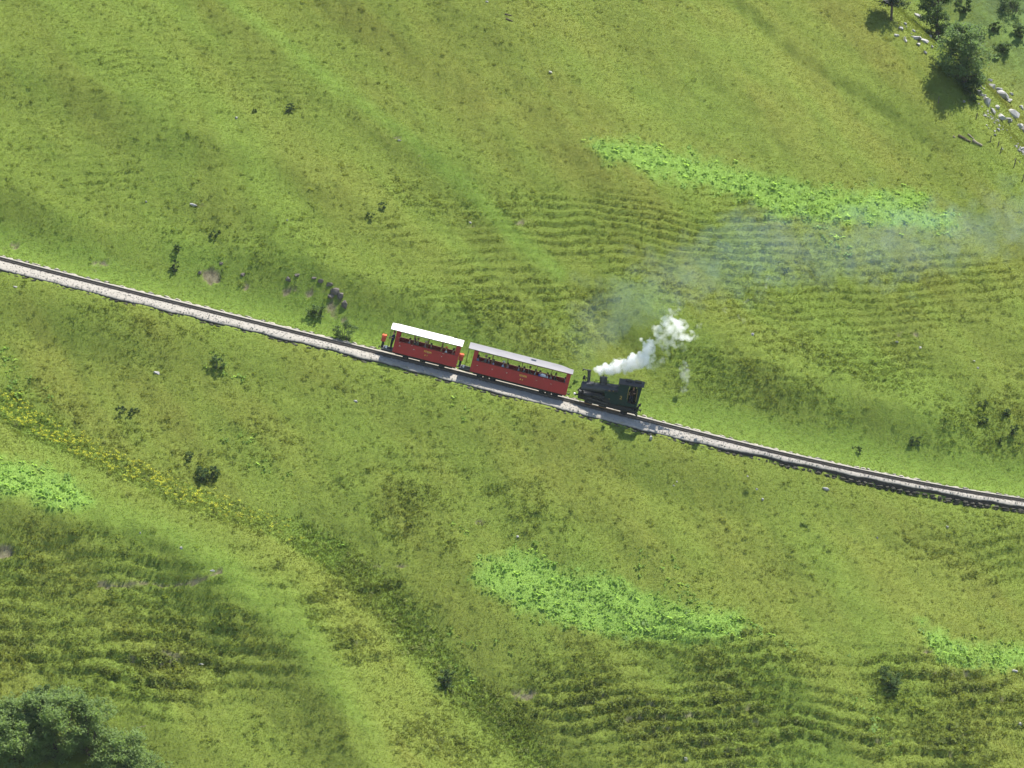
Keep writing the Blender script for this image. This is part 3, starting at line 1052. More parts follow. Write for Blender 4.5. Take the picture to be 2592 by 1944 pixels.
def sweep(name, prof, mat, x0=-56.0, x1=56.0, step=0.7):
    V, F = [], []
    k = len(prof)
    n_ = int((x1 - x0) / step) + 1
    for i in range(n_):
        fr = tinv @ track_frame(x0 + i * step)
        for (a, b) in prof:
            V.append(tuple(fr @ Vector((0, a, b))))
    for i in range(n_ - 1):
        for j in range(k):
            F.append((i * k + j, i * k + (j + 1) % k, (i + 1) * k + (j + 1) % k, (i + 1) * k + j))
    mb = MB()
    mb.add(V, F)
    return mb.build(name, mat, track)


for sy in (-0.43, 0.43):
    sweep("rail", [(sy - .055, -.13), (sy - .055, -.115), (sy - .012, -.10), (sy - .012, -.035), (sy - .03, -.025), (sy - .03, 0), (sy + .03, 0), (sy + .03, -.025), (sy + .012, -.035), (sy + .012, -.10), (sy + .055, -.115), (sy + .055, -.13)], M_RAIL)
for sy in (-0.03, 0.035):
    sweep("rack_bar", [(sy - .013, -.06), (sy - .013, .05), (sy + .013, .05), (sy + .013, -.06)], M_RAIL)
mb = MB()
for k in range(420):
    fr = tinv @ track_frame(-36 + k * 0.18)
    mb.box((0, 0.0025, 0.06), (0.07, 0.095, 0.03), fr)
rt = mb.build("rack_teeth", M_RAIL, track)
rt["kind"] = 'stuff'
SLEEP_ME = bpy.data.meshes.new("sleeper_shape")
mb = MB()
mb.prism([(-.10, -.19), (-.075, -.128), (.075, -.128), (.10, -.19)], -0.78, 0.78)
SLEEP_ME.from_pydata(mb.v, [], mb.f)
SLEEP_ME.materials.append(M_SLEEP)
x = -52.0
while x < 52.5:
    piece("sleeper", SLEEP_ME, track, tinv @ track_frame(x))
    x += 0.78

# loose ballast stones
M_PEB = paint("ballast_stone", (0.24, 0.225, 0.195), 0.9, 0, 0.15, 0.2, 6.0)
PEB = [rock_mesh("ballast_pebble_%d" % k, rnd, M_PEB, 0.055, 0.045, 0.035, 1, 0.25) for k in range(4)]
npb = 9000
px_ = RNG.uniform(-53, 53, npb)
un = u_of_track(px_)
nw_, fw_ = lut(NEAR_W, un), lut(FAR_W, un)
pq = -nw_ + (nw_ + fw_) * RNG.random(npb)
km = np.abs(pq) > 0.72
px_, pq = px_[km], pq[km]
py_ = track_y(px_) + pq
pz_ = track_z(px_) - 0.135 - 0.27 * smooth(-0.75, -2.2, pq)
s_ = 0.6 + 0.9 * RNG.random(len(px_)) ** 2
scatter("gravel", PEB, np.stack([px_, py_, pz_], -1), RNG.random((len(px_), 3)) * 6.28, np.stack([s_, s_, s_], -1), RNG.integers(0, 4, len(px_)), {})

# ------------------------------------------------------------------ rolling stock
M_RED = paint("red_coach_paint", (0.310, 0.014, 0.017), 0.42, 0, 0.35, 0.14, 0.9, (0.22, 0.022, 0.018))
M_REDD = paint("dark_red_trim", (0.12, 0.016, 0.014), 0.5, 0, 0.4, 0.15, 2.0)
M_ROOFW = paint("white_roof", (0.80, 0.76, 0.76), 0.5, 0, 0.4, 0.04, 0.7)
M_ROOFG = paint("grey_roof", (0.165, 0.160, 0.168), 0.55, 0, 0.2, 0.08, 0.7, (0.140, 0.137, 0.143))
M_DARK = paint("black_iron", (0.010, 0.010, 0.011), 0.6, 0.0, 0.3, 0.3, 3.0, (0.022, 0.018, 0.014))
M_WOODB = paint("brown_bench_wood", (0.085, 0.035, 0.022), 0.6, 0, 0.3, 0.25, 4.0)
M_YELL = paint("yellow_lettering", (0.62, 0.36, 0.04), 0.5, 0, 0.4, 0.05, 2.0)
M_ORNG = paint("orange_red_paint", (0.62, 0.085, 0.030), 0.45, 0, 0.45, 0.1, 2.0)
M_ORNG2 = paint("faded_orange_paint", (0.36, 0.045, 0.025), 0.5, 0, 0.3, 0.15, 2.0)  # darker tone of the orange paint, used below the lid
M_DECK = paint("grey_deck", (0.09, 0.09, 0.095), 0.7, 0, 0.3, 0.15, 3.0)
M_CHROME = paint("bright_metal", (0.65, 0.65, 0.66), 0.25, 0.9, 0.5, 0.05, 3.0)
M_POST = paint("varnished_post", (0.12, 0.06, 0.02), 0.5, 0, 0.4, 0.2, 3.0)
M_GREEN = paint("dark_green_engine_paint", (0.0025, 0.019, 0.0150), 0.5, 0, 0.2, 0.2, 1.5, (0.004, 0.010, 0.008))
M_BOIL = paint("sooty_boiler_black", (0.026, 0.026, 0.030), 0.45, 0.0, 0.45, 0.3, 2.0, (0.03, 0.028, 0.028))
M_CABR = paint("dark_cab_roof", (0.030, 0.029, 0.032), 0.6, 0.0, 0.25, 0.2, 1.5)
M_BRASS = paint("worn_brass", (0.28, 0.20, 0.07), 0.35, 0.8, 0.5, 0.15, 3.0)
M_WHITE = paint("white_enamel", (0.82, 0.81, 0.78), 0.35, 0, 0.5, 0.05, 3.0)
M_SKIN = paint("skin", (0.46, 0.27, 0.19), 0.6, 0, 0.3, 0.06, 8.0)
M_EYE = paint("dark_eye", (0.02, 0.015, 0.012), 0.3, 0, 0.5, 0.05, 8.0)


def text_mesh(body, size, mat, name, parent, M):
    """flat lettering as a thin mesh"""
    cu = bpy.data.curves.new(name, 'FONT')
    cu.body = body
    cu.size = size
    cu.align_x = 'CENTER'
    cu.align_y = 'CENTER'
    cu.extrude = 0.004
    cu.offset = 0.006 * size / 0.2
    to = bpy.data.objects.new(name + "_tmp", cu)
    COL.objects.link(to)
    dg = bpy.context.evaluated_depsgraph_get()
    me = bpy.data.meshes.new_from_object(to.evaluated_get(dg))
    bpy.data.objects.remove(to)
    bpy.data.curves.remove(cu)
    me.name = name
    me.materials.clear()
    me.materials.append(mat)
    return piece(name, me, parent, M)


FRONT = Matrix.Rotation(math.radians(90), 4, 'X')      # lettering that faces the camera side


def wheel(root, x, y, r, mat, spokes=0):
    o = MB().tube((0, -.05, 0), (0, .05, 0), r, r, 20).build("wheel", mat, root, True, (x, y, r))
    ty = MB().tube((0, .05 if y < 0 else -.05, 0), (0, .075 if y < 0 else -.075, 0), r + .03, r + .03, 20).build("flange", mat, o, True)
    MB().tube((0, -.07, 0), (0, .07, 0), r * .3, r * .3, 10).build("hub", mat, o, True)
    return o


def coach(name, M, L, nb, roofmat, number, label, droop):
    root = empty(name, M, label, "railway carriage", "red open sided carriages of the train")
    zf, zs, ze = 0.57, 1.56, 2.44            # floor, sill, eave
    hw = 0.98
    MB().box((L / 2 - .1, 0, zf - .11), (L + .1, 1.5, .14), ch=.02).box((L / 2, -.62, zf - .2), (L - .6, .08, .16)).box((L / 2, .62, zf - .2), (L - .6, .08, .16)).build("underframe", M_DARK, root)
    wx = (1.25, L - 1.25) if L < 7 else (0.95, 2.15, L - 2.15, L - 0.95)
    for x in wx:
        for y in (-.45, .45):
            wheel(root, x, y, .25, M_DARK)
        MB().tube((x, -.5, .25), (x, .5, .25), .05, .05, 8).box((x, -.62, .26), (.22, .10, .22), ch=.02).box((x, .62, .26), (.22, .10, .22), ch=.02).build("axle_box", M_DARK, root)
    for xm in ((L / 2 - .1,) if L < 7 else (1.55, L - 1.55)):
        w_ = 2.9 if L < 7 else 1.9
        MB().box((xm, -.58, .34), (w_, .07, .14), ch=.02).box((xm, .58, .34), (w_, .07, .14), ch=.02).box((xm, 0, .30), (.5, .9, .25), ch=.03).build("bogie_frame", M_DARK, root)
    MB().box((L / 2, 0, zf + .02), (L - .06, 2 * hw - .1, .05)).build("floor", M_WOODB, root)
    cw = 0.36
    xa, xb = cw, L - cw
    for s in (-1, 1):
        y = s * hw
        MB().box((L / 2, y, (zf - .05 + zs) / 2), (L, .045, zs - zf + .05), ch=.008).build("side_panel", M_RED, root)
        MB().box((L / 2, y, zs + .025), (L - .02, .075, .05), ch=.012).build("sill_rail", M_REDD, root)
        for xc in (cw / 2, L - cw / 2):
            MB().box((xc, y, (zs + .05 + ze) / 2), (cw, .044, ze - zs - .05), ch=.006).build("corner_panel", M_RED, root)
        MB().box((L / 2, y, ze + .035), (L, .06, .09), ch=.008).build("eave_rail", M_REDD, root)
        for k in range(1, nb):
            xp = xa + (xb - xa) * k / nb
            MB().box((xp, y, (zs + .05 + ze - .01) / 2), (.06, .055, ze - zs - .06), ch=.008).build("post", M_POST, root)
        for k in range(nb):
            x0, x1 = xa + (xb - xa) * k / nb, xa + (xb - xa) * (k + 1) / nb
            d = MB().box(((x0 + x1) / 2, s * (hw + .027), (zf + zs) / 2 - .02), (x1 - x0 - .05, .012, zs - zf - .12), ch=.004).build("door", M_RED, root)
            MB().tube((x0 + .16, s * (hw + .03), zf + .63), (x0 + .16, s * (hw + .085), zf + .63), .028, .028, 8).box((x0 + .20, s * (hw + .085), zf + .63), (.12, .02, .025)).build("handle", M_CHROME, d)
    for xe in (0.025, L - 0.025):
        e = MB()
        for s in (-1, 1):
            e.box((xe, s * .68, (zf + zs) / 2), (.045, .56, zs - zf), ch=.006)
        e.box((xe, 0, (zf + zs) / 2 - .1), (.04, .80, zs - zf - .2), ch=.006)
        for s in (-1, 1):
            e.box((xe, s * .90, (zs + ze) / 2), (.05, .12, ze - zs))
        e.box((xe, 0, ze + .0), (.045, 1.9, .16))
        e.build("end_panel", M_RED, root)
    # roof: an arched sheet
    x0, x1 = -0.55, L + 0.14
    nx, ny = 25, 18
    V, F = [], []
    for i in range(nx + 1):
        x = x0 + (x1 - x0) * i / nx
        dr = droop * smooth(x1 - 1.6, x1, np.array(x)) ** 1.5
        for j in range(ny + 1):
            yy = -1.12 + 2.24 * j / ny
            hgt = 0.30 * (1 - abs(yy / 1.12) ** 2.3)
            if roofmat is M_ROOFW and abs(abs(yy) - .45) < .1: hgt += .0
            V.append((x, yy, ze + .085 + hgt * (1 - float(dr)) - 0.04 * float(dr)))
    nv = len(V)
    V += [(a, b, c - .045) for a, b, c in V]
    w = ny + 1
    for i in range(nx):
        for j in range(ny):
            a = i * w + j
            F += [(a, a + w, a + w + 1, a + 1), (nv + a, nv + a + 1, nv + a + w + 1, nv + a + w)]
    for i in range(nx):
        a, b = i * w, i * w + ny
        F += [(a, nv + a, nv + a + w, a + w), (b, b + w, nv + b + w, nv + b)]
    for j in range(ny):
        a, b = j, nx * w + j
        F += [(a, a + 1, nv + a + 1, nv + a), (b, nv + b, nv + b + 1, b + 1)]
    MB().add(V, F).build("roof", roofmat, root, False)
    for yb_ in ((-.42, .42) if roofmat is M_ROOFW else ()):
        MB().box(((x0 + x1) / 2 - .3, yb_, ze + .085 + .30 * (1 - abs(yb_ / 1.12) ** 2.3) + .012), (x1 - x0 - 1.4, .06, .03)).build("roof_batten", roofmat, root)
    for s in (-1, 1):
        MB().box(((x0 + x1) / 2, s * 1.105, ze + .06), (x1 - x0 - .02, .03, .055), ch=.006).build("gutter", M_REDD, root)
    # benches across the coach, back to back between the bays
    for k in range(nb + 1):
        xc = xa + (xb - xa) * k / nb
        sd = [-1, 1]
        if k == 0: sd, xc = [1], 0.10
        if k == nb: sd, xc = [-1], L - 0.10
        b = MB()
        for d in sd:
            b.box((xc + d * .24, 0, zf + .55), (.40, 1.80, .05), ch=.01).box((xc + d * .40, 0, zf + .27), (.04, 1.7, .50))
        bo = b.build("bench", M_WOODB, root)
        MB().box((xc, 0, zf + .74), (.05, 1.80, .58), ch=.012).build("backrest", M_WOODB, bo)
    # platform at the uphill end with a red cabinet
    MB().box((-.50, 0, zf - .04), (1.0, 1.55, .07), ch=.01).build("platform_deck", M_DECK, root)
    MB().box((-.50, 0, zf - .2), (.9, .5, .22), ch=.02).box((-.98, 0, zf - .12), (.07, 1.4, .18), ch=.01).build("platform_frame", M_DARK, root)
    cab = MB().box((-1.02, -.22, zf + .72), (.38, .46, .36), ch=.02).build("cabinet", M_ORNG2, root)
    MB().box((-1.02, -.22, zf + 1.02), (.40, .48, .24), ch=.04).build("cabinet_lid", M_ORNG, cab)
    MB().tube((-.86, -.30, zf + 1.02), (-.80, -.30, zf + 1.02), .09, .09, 12).build("lamp_glass", M_DARK, cab, True)
    MB().box((-1.0, -.22, zf + .27), (.20, .30, .54), ch=.02).tube((-.9, -.55, zf), (-.9, -.55, zf + .5), .02, .02, 6).build("cabinet_stand", M_DARK, root)
    MB().tube((-.52, -.92, zf), (-.52, -.92, ze + .1), .015, .015, 6).build("handrail", M_DARK, root, True)
    MB().tube((-.52, .92, zf), (-.52, .92, ze + .1), .015, .015, 6).build("handrail", M_DARK, root, True)
    MB().box((-.62, -.45, zf + .14), (.18, .22, .26), ch=.05).build("white_can", M_WHITE, root)
    for xe, d in ((-1.02, -1), (L, 1)):
        MB().tube((xe, 0, .48), (xe + d * .28, 0, .48), .06, .06, 10).tube((xe + d * .25, 0, .48), (xe + d * .30, 0, .48), .17, .15, 14).build("buffer", M_DARK, root, True)
    tx = L * 0.53 if L < 7 else L * 0.535
    text_mesh("ROTHORN", 0.215, M_YELL, "lettering", root, Matrix.Translation((tx, -hw - .036, zf + .70)) @ Matrix.Diagonal((.62, 1, 1, 1)) @ FRONT)
    text_mesh(number, 0.17, M_YELL, "lettering", root, Matrix.Translation((tx - .08, -hw - .036, zf + .36)) @ FRONT)
    return root


def coach_frame(pxl, pxr):
    a, b = track_x_at(pxl, -1.0, 0.75), track_x_at(pxr, -1.0, 0.75)
    pa, pb = track_point(a), track_point(b)
    ex = (pb - pa).normalized()
    ey = Vector((0, 0, 1)).cross(ex).normalized()
    m = Matrix((ex, ey, ex.cross(ey))).transposed().to_4x4()
    m.translation = pa
    return m, (pb - pa).length


MC1, LC1 = coach_frame(994, 1155)
MC2, LC2 = coach_frame(1190, 1434)
print("coach lengths", LC1, LC2)
coach1 = coach("passenger_coach", MC1, LC1, 4, M_ROOFW, "B  1", "shorter red open carriage under a white roof at the uphill end of the train", 0.0)
coach2 = coach("passenger_coach", MC2, LC2, 6, M_ROOFG, "B  6", "longer red open carriage under a grey roof next to the steam locomotive", 0.55)

# ------------------------------------------------------------------ locomotive
xa_ = track_x_at(1461, 0, 0)
ML = track_frame(xa_ + 2.8)
ML.translation = track_point(xa_)
_e = (track_point(xa_ + 5.4) - track_point(xa_)).normalized()
_y = Vector((0, 0, 1)).cross(_e).normalized()
ML = Matrix((_e, _y, _e.cross(_y))).transposed().to_4x4()
ML.translation = track_point(xa_)
loco = empty("steam_locomotive", ML, "small dark green and black steam locomotive pushing at the downhill end", "locomotive")

MB().box((2.65, 0, .62), (5.3, .9, .40), ch=.03).box((2.9, -.62, .50), (4.6, .06, .34)).box((2.9, .62, .50), (4.6, .06, .34)).build("frame", M_DARK, loco)
for x, r in ((.95, .34), (2.25, .34), (4.2, .30)):
    for y in (-.46, .46):
        wheel(loco, x, y, r, M_DARK)
for s in (-1, 1):
    MB().tube((.35, s * .80, 1.02), (1.15, s * .80, 1.08), .21, .21, 14).box((.75, s * .72, .95), (.7, .25, .45), ch=.04).build("cylinder", M_DARK, loco, True)
    MB().box((1.65, s * .86, .80), (1.9, .05, .09), Matrix.Rotation(.06, 4, 'Y')).box((1.62, s * .9, .42), (1.45, .04, .08)).tube((1.15, s * .8, 1.08), (2.1, s * .8, 1.10), .03, .03, 6).build("connecting_rod", M_BOIL, loco)
    MB().box((2.0, s * .84, .25), (3.7, .05, .08), Matrix.Rotation(-.0, 4, 'Y')).build("side_step", M_POST, loco)
    MB().box((1.15, s * .60, 1.12), (1.9, .30, .34), ch=.03).box((1.75, s * .74, 1.02), (.9, .10, .22)).box((2.45, s * .62, .98), (.7, .3, .55), ch=.03).tube((1.5, s * .86, .72), (2.3, s * .86, 1.05), .035, .035, 6).box((3.9, s * .7, .62), (2.2, .3, .36), ch=.03).build("valve_gear", M_DARK, loco)
MB().box((.12, 0, 1.0), (.5, 1.1, .5), ch=.04).build("front_platform", M_DARK, loco)
# boiler, level although the track is steep
B0, B1 = Vector((.10, 0, 1.40)), Vector((3.35, 0, 1.96))
bd = (B1 - B0).normalized()
bo = MB().tube(B0, B1, .50, .50, 28).build("boiler", M_BOIL, loco, True)
for k in (.32, .52, .78):
    p = B0.lerp(B1, k)
    MB().tube(p - bd * .03, p + bd * .03, .512, .512, 28).build("boiler_band", M_BOIL, bo, True)
sb = MB().tube(B0 - bd * .05, B0 + bd * .85, .54, .54, 28).box((.5, 0, 1.05), (.8, .7, .5), ch=.05).build("smokebox", M_BOIL, loco, True)
MB().tube(B0 - bd * .09, B0 - bd * .05, .42, .45, 20).ball(tuple(B0 - bd * .10), .07, 8).build("smokebox_door", M_BOIL, sb, True)
for y in (-.3, .3):
    MB().tube((.42, y, 1.78), (1.0, y, 1.92), .17, .17, 12).build("steam_pipe", M_BOIL, sb, True)
up = Vector((-.187, 0, .982))
c0 = Vector((.56, 0, 1.90))
ch = MB().tube(c0, c0 + up * .20, .27, .17, 16).tube(c0 + up * .15, c0 + up * 1.14, .135, .145, 16).tube(c0 + up * 1.09, c0 + up * 1.19, .185, .185, 16).build("chimney", M_BOIL, loco, True)
MB().box((-.02, 0, 3.02), (.42, .26, .05), Matrix.Rotation(.0, 4, 'Y')).tube((-.15, 0, 3.0), (-.22, 0, 2.86), .06, .05, 8).build("chimney_lid", M_BOIL, ch)
hl = MB().tube((-.05, 0, 2.28), (.16, 0, 2.28), .15, .15, 14).box((.10, 0, 2.06), (.06, .1, .34)).tube((.07, 0, 2.40), (.07, 0, 2.50), .06, .05, 8).build("headlamp", M_DARK, loco, True)
MB().tube((.24, 0, 2.0), (.24, 0, 2.34), .03, .03, 6).ball((.24, 0, 2.36), .05, 6).build("whistle", M_DARK, loco)
d0 = B0.lerp(B1, .535) + Vector((0, 0, .42))
dm = MB().tube(d0, d0 + up * .16, .37, .34, 20).tube(d0 + up * .15, d0 + up * .63, .335, .32, 20).tube(d0 + up * .63, d0 + up * .70, .36, .33, 20).build("steam_dome", M_BOIL, loco, True)
MB().tube(d0 + up * .68, d0 + up * .92, .045, .03, 8).build("safety_valve", M_DARK, dm, True)
for s in (-1, 1):
    MB().path([(1.0, s * .36, 2.0), (1.12, s * .40, 2.22), (1.5, s * .42, 2.28), (2.75, s * .42, 2.46)], .022, 6).build("handrail", M_DARK, loco)
# green tanks and cab sides
for s in (-1, 1):
    y0, y1 = s * .90, s * .95
    side = MB()
    side.prism([(2.08, 1.84), (2.24, 1.29), (2.62, 1.27), (2.89, .87), (4.34, 1.00), (4.30, 1.33), (4.14, 2.20), (3.24, 2.20), (3.20, 1.97)], y0, y1)
    side.prism([(3.24, 2.203), (4.138, 2.203), (4.13, 2.77), (4.06, 2.895), (3.22, 2.81)], y0, y1)
    side.prism([(4.343, 1.0), (4.95, 1.06), (4.96, 1.33), (4.303, 1.33)], y0, y1)
    side.prism([(4.953, 1.06), (5.18, 1.09), (5.22, 3.03), (4.85, 2.99), (4.81, 2.85), (4.963, 1.333)], y0, y1)
    side.prism([(4.133, 2.772), (4.808, 2.853), (4.847, 2.99), (4.063, 2.898)], y0, y1)
    if s > 0:
        side.prism([(4.30, 1.34), (4.96, 1.34), (4.91, 2.38), (4.76, 2.44), (4.74, 2.84), (4.235, 2.78), (4.23, 2.2), (4.17, 2.1)], y0 + .001, y1 - .001)
    side.build("cab_side", M_GREEN, loco, loc=(0, 0, -.09))
    MB().prism([(2.08, 1.845), (3.2, 1.975), (3.2, 1.93), (2.08, 1.80)], s * .45, s * .898).prism([(2.09, 1.80), (2.24, 1.30), (2.28, 1.30), (2.13, 1.80)], s * .45, s * .898).build("water_tank_top", M_BOIL, loco, loc=(0, 0, -.09))
    MB().tube((2.5, s * .75, 1.87), (2.5, s * .75, 1.99), .08, .08, 8).tube((2.85, s * .75, 1.92), (2.85, s * .75, 2.02), .06, .06, 8).build("tank_filler", M_BRASS, loco, True, (0, 0, -.09))
    MB().path([(4.18, s * .97, 1.5), (4.10, s * .97, 2.5)], .018, 6).path([(4.98, s * .97, 1.5), (4.86, s * .97, 2.6)], .018, 6).build("grab_rail", M_BRASS, loco)
    MB().box((2.66, s * .92, 1.17), (.13, .06, .09), ch=.02).build("works_plate", M_BRASS, loco)
    MB().box((4.62, s * .82, .55), (.5, .22, .04)).box((4.40, s * .8, .78), (.03, .05, .5)).box((4.84, s * .8, .78), (.03, .05, .5)).build("cab_step", M_DARK, loco)
text_mesh("2", 0.42, M_BRASS, "number_plate", loco, Matrix.Translation((3.62, -.958, 1.52)) @ FRONT)
MB().prism([(3.23, 1.0), (3.27, 1.0), (3.27, 2.79), (3.23, 2.79)], -.895, -.45).prism([(3.23, 1.0), (3.27, 1.0), (3.27, 2.79), (3.23, 2.79)], .45, .895).prism([(3.23, 2.45), (3.27, 2.45), (3.27, 2.79), (3.23, 2.79)], -.447, .447).build("cab_front", M_GREEN, loco, loc=(0, 0, -.09))
MB().box((5.16, 0, 1.60), (.04, 1.78, 1.0)).box((5.17, -.75, 2.5), (.04, .28, .9)).box((5.17, .75, 2.5), (.04, .28, .9)).box((5.17, 0, 2.92), (.04, 1.2, .12)).build("cab_back", M_GREEN, loco, loc=(0, 0, -.09))
MB().box((4.2, 0, 1.03), (1.9, 1.75, .06)).build("cab_floor", M_WOODB, loco)
fb = MB().tube((3.28, 0, 1.95), (3.5, 0, 1.99), .46, .46, 20).box((3.45, 0, 1.75), (.1, .5, .3)).build("backhead", M_DARK, loco, True)
V, F = [], []
nx, ny = 8, 12
for i in range(nx + 1):
    x = 3.12 + (5.36 - 3.12) * i / nx
    for j in range(ny + 1):
        yy = -1.06 + 2.12 * j / ny
        V.append((x, yy, 2.81 + (x - 3.2) * .108 + .27 * (1 - abs(yy / 1.06) ** 2.2)))
nv = len(V)
V += [(a, b, c - .05) for a, b, c in V]
w = ny + 1
for i in range(nx):
    for j in range(ny):
        a = i * w + j
        F += [(a, a + w, a + w + 1, a + 1), (nv + a, nv + a + 1, nv + a + w + 1, nv + a + w)]
    a, b = i * w, i * w + ny
    F += [(a, nv + a, nv + a + w, a + w), (b, b + w, nv + b + w, nv + b)]
for j in range(ny):
    a, b = j, nx * w + j
    F += [(a, a + 1, nv + a + 1, nv + a), (b, nv + b, nv + b + 1, b + 1)]
cr = MB().add(V, F).build("cab_roof", M_CABR, loco, True, (0, 0, -.09))
for xh in (3.95, 4.8):
    MB().box((xh, -.25, 3.20 + (xh - 3.95) * .108), (.62, .72, .05), Matrix.Translation((xh, 0, 3.2)) @ Matrix.Rotation(-.108, 4, 'Y') @ Matrix.Translation((-xh, 0, -3.2))).build("roof_hatch", M_CABR, cr)
    MB().box((xh, -.60, 3.13 + (xh - 3.95) * .108), (.56, .03, .08)).build("hatch_opening", M_DARK, cr)
# ends
MB().box((-.02, 0, .70), (.12, 1.7, .34), ch=.02).box((5.33, 0, .80), (.12, 1.7, .34), ch=.02).build("buffer_beam", M_DARK, loco)
for xe, d in ((-.06, -1), (5.38, 1)):
    MB().tube((xe, 0, .66), (xe + d * .26, 0, .66), .06, .06, 10).tube((xe + d * .22, 0, .66), (xe + d * .28, 0, .66), .17, .15, 14).build("buffer", M_DARK, loco, True)
    MB().tube((xe, .45, 1.0), (xe + d * .16, .45, 1.0), .10, .12, 12).build("end_lamp", M_DARK, loco, True)
MB().ball((-.42, -.25, .72), .11, 10).build("white_lamp", M_WHITE, loco, True)
pl = MB().tube((-.12, -.55, 1.02), (.12, -.55, 1.02), .25, .25, 18).box((.0, -.55, .84), (.12, .3, .12)).build("drum_lamp", M_DARK, loco, True)
MB().tube((-.13, -.55, 1.02), (-.12, -.55, 1.02), .2, .23, 18).build("lamp_rim", M_BRASS, pl, True)
MB().box((5.2, 0, .35), (.5, 1.5, .08), Matrix.Translation((5.2, 0, .35)) @ Matrix.Rotation(.5, 4, 'Y') @ Matrix.Translation((-5.2, 0, -.35))).build("guard_iron", M_DARK, loco)
MB().tube((5.42, -.55, 1.30), (5.50, -.55, 1.30), .10, .10, 10).box((5.36, -.55, 1.15), (.08, .08, .35)).build("rear_lamp", M_DARK, loco, True)

# ------------------------------------------------------------------ trees, shrubs
M_BARK = paint("bark", (0.085, 0.065, 0.05), 0.9, 0, 0.1, 0.3, 4.0, (0.04, 0.03, 0.025), 0.6)
M_TREE = leafy("tree_leaves", flat((0.140, 0.205, 0.085)), 0.55, 0.6, 0.10, 0.0, (1.1, 1.15, 0.6), soft=1.6)
M_TREED = leafy("dark_tree_leaves", flat((0.075, 0.122, 0.040)), 0.42, 0.6, 0.08, 0.0, (1.1, 1.1, 0.6), soft=1.6)
M_WILLOW = leafy("willow_leaves", flat((0.165, 0.235, 0.080)), 0.55, 0.6, 0.10, 0.0, (1.1, 1.15, 0.6), soft=1.6)
M_SHRUBD = leafy("dark_shrub_leaves", flat((0.056, 0.096, 0.032)), 0.35, 0.6, 0.06, 0.0, (1, 1, 0.6), soft=1.4)
M_SPRUCE = leafy("spruce_needles", flat((0.022, 0.042, 0.022)), 0.15, 0.6, 0.06, 0.0, (1, 1, 0.7), soft=1.6)


def leaf_cards(pts, size, rng, up=0.5):
    """small leaf shaped faces at the given points; returns verts and faces"""
    n_ = len(pts)
    nr = rng.normal(0, 1, (n_, 3))
    nr[:, 2] = np.abs(nr[:, 2]) + up
    nr /= np.linalg.norm(nr, axis=1)[:, None]
    a = np.cross(nr, rng.normal(0, 1, (n_, 3)))
    a /= np.linalg.norm(a, axis=1)[:, None]
    b = np.cross(nr, a)
    s = size * (0.55 + 0.8 * rng.random(n_))[:, None]
    V = np.stack([pts - a * s, pts - b * s * .5, pts + a * s, pts + b * s * .5], 1).reshape(-1, 3)
    F = np.arange(n_ * 4).reshape(n_, 4)
    return V, F


def tree_mesh(rng, h, rad, clear, nb, nl, leaf, crown_fn=None, stems=1, spread=0.35):
    """branching wood as tubes, and leaf points gathered on its twigs; z is up, base at 0"""
    wood = MB()
    tips = []
    for s in range(stems):
        a0 = rng.random() * 6.28
        lean = spread * rng.random() if stems > 1 else 0.08
        base = Vector((0.25 * math.cos(a0) * (stems > 1), 0.25 * math.sin(a0) * (stems > 1), -0.3))
        top = Vector((base.x + math.cos(a0) * lean * h, base.y + math.sin(a0) * lean * h, h * (0.80 + .15 * rng.random())))
        pts = [base.lerp(top, k / 5) + Vector((rng.normal() * .05 * h * .3, rng.normal() * .05 * h * .3, 0)) * (0 < k < 5) for k in range(6)]
        r0 = 0.035 * h / (stems ** 0.4)
        for k in range(5):
            wood.tube(pts[k], pts[k + 1], r0 * (1 - k / 5.5), r0 * (1 - (k + 1) / 5.5), 7, False)
        for q in range(nb // stems):
            f = clear + (1 - clear) * (q + rng.random()) / (nb // stems)
            i = min(4, int(f * 5))
            p = pts[i].lerp(pts[i + 1], f * 5 - i)
            az = rng.random() * 6.28
            ln = rad * (0.55 + 0.5 * rng.random()) * (crown_fn(f) if crown_fn else math.sqrt(max(0.08, 1 - (2 * (f - clear) / (1 - clear) - 0.9) ** 2 * 0.85)))
            rise = (0.15 + 0.5 * f) * ln
            e = p + Vector((math.cos(az) * ln, math.sin(az) * ln, rise * (0.6 + .5 * rng.random())))
            m = p.lerp(e, .5) + Vector((0, 0, .08 * ln))
            wood.tube(p, m, r0 * .35 * (1.1 - f), r0 * .22 * (1.1 - f), 5, False).tube(m, e, r0 * .22 * (1.1 - f), .008, 5, False)
            for t_ in (0.45, 0.62, 0.8, 0.95, 1.05):
                tips.append(np.array(p.lerp(e, t_) + Vector((rng.normal() * .12 * ln, rng.normal() * .12 * ln, rng.normal() * .10 * ln))))
    tips = np.array(tips)
    c = tips[rng.integers(0, len(tips), nl)]
    cs = rad * 0.085
    P = c + rng.normal(0, 1, (nl, 3)) * np.array([cs, cs, cs * .75])
    P[:, 2] = np.maximum(P[:, 2], 0.06 * h * rng.random(nl))
    V, F = leaf_cards(P, leaf, rng)
    return wood, V, F


def plant(name, base, wood, V, F, mleaf, label, cat, group=None, part_leaf="crown", part_wood="trunk", tilt=(0, 0)):
    root = empty(name, Matrix.Translation(base) @ Euler((tilt[0], tilt[1], 0)).to_matrix().to_4x4(), label, cat, group)
    wood.build(part_wood, M_BARK, root, True)
    put(mesh_np(part_leaf, V, F, mleaf, False), part_leaf, root)
    return root


def pixel_scale():
    return 1 / 28.6


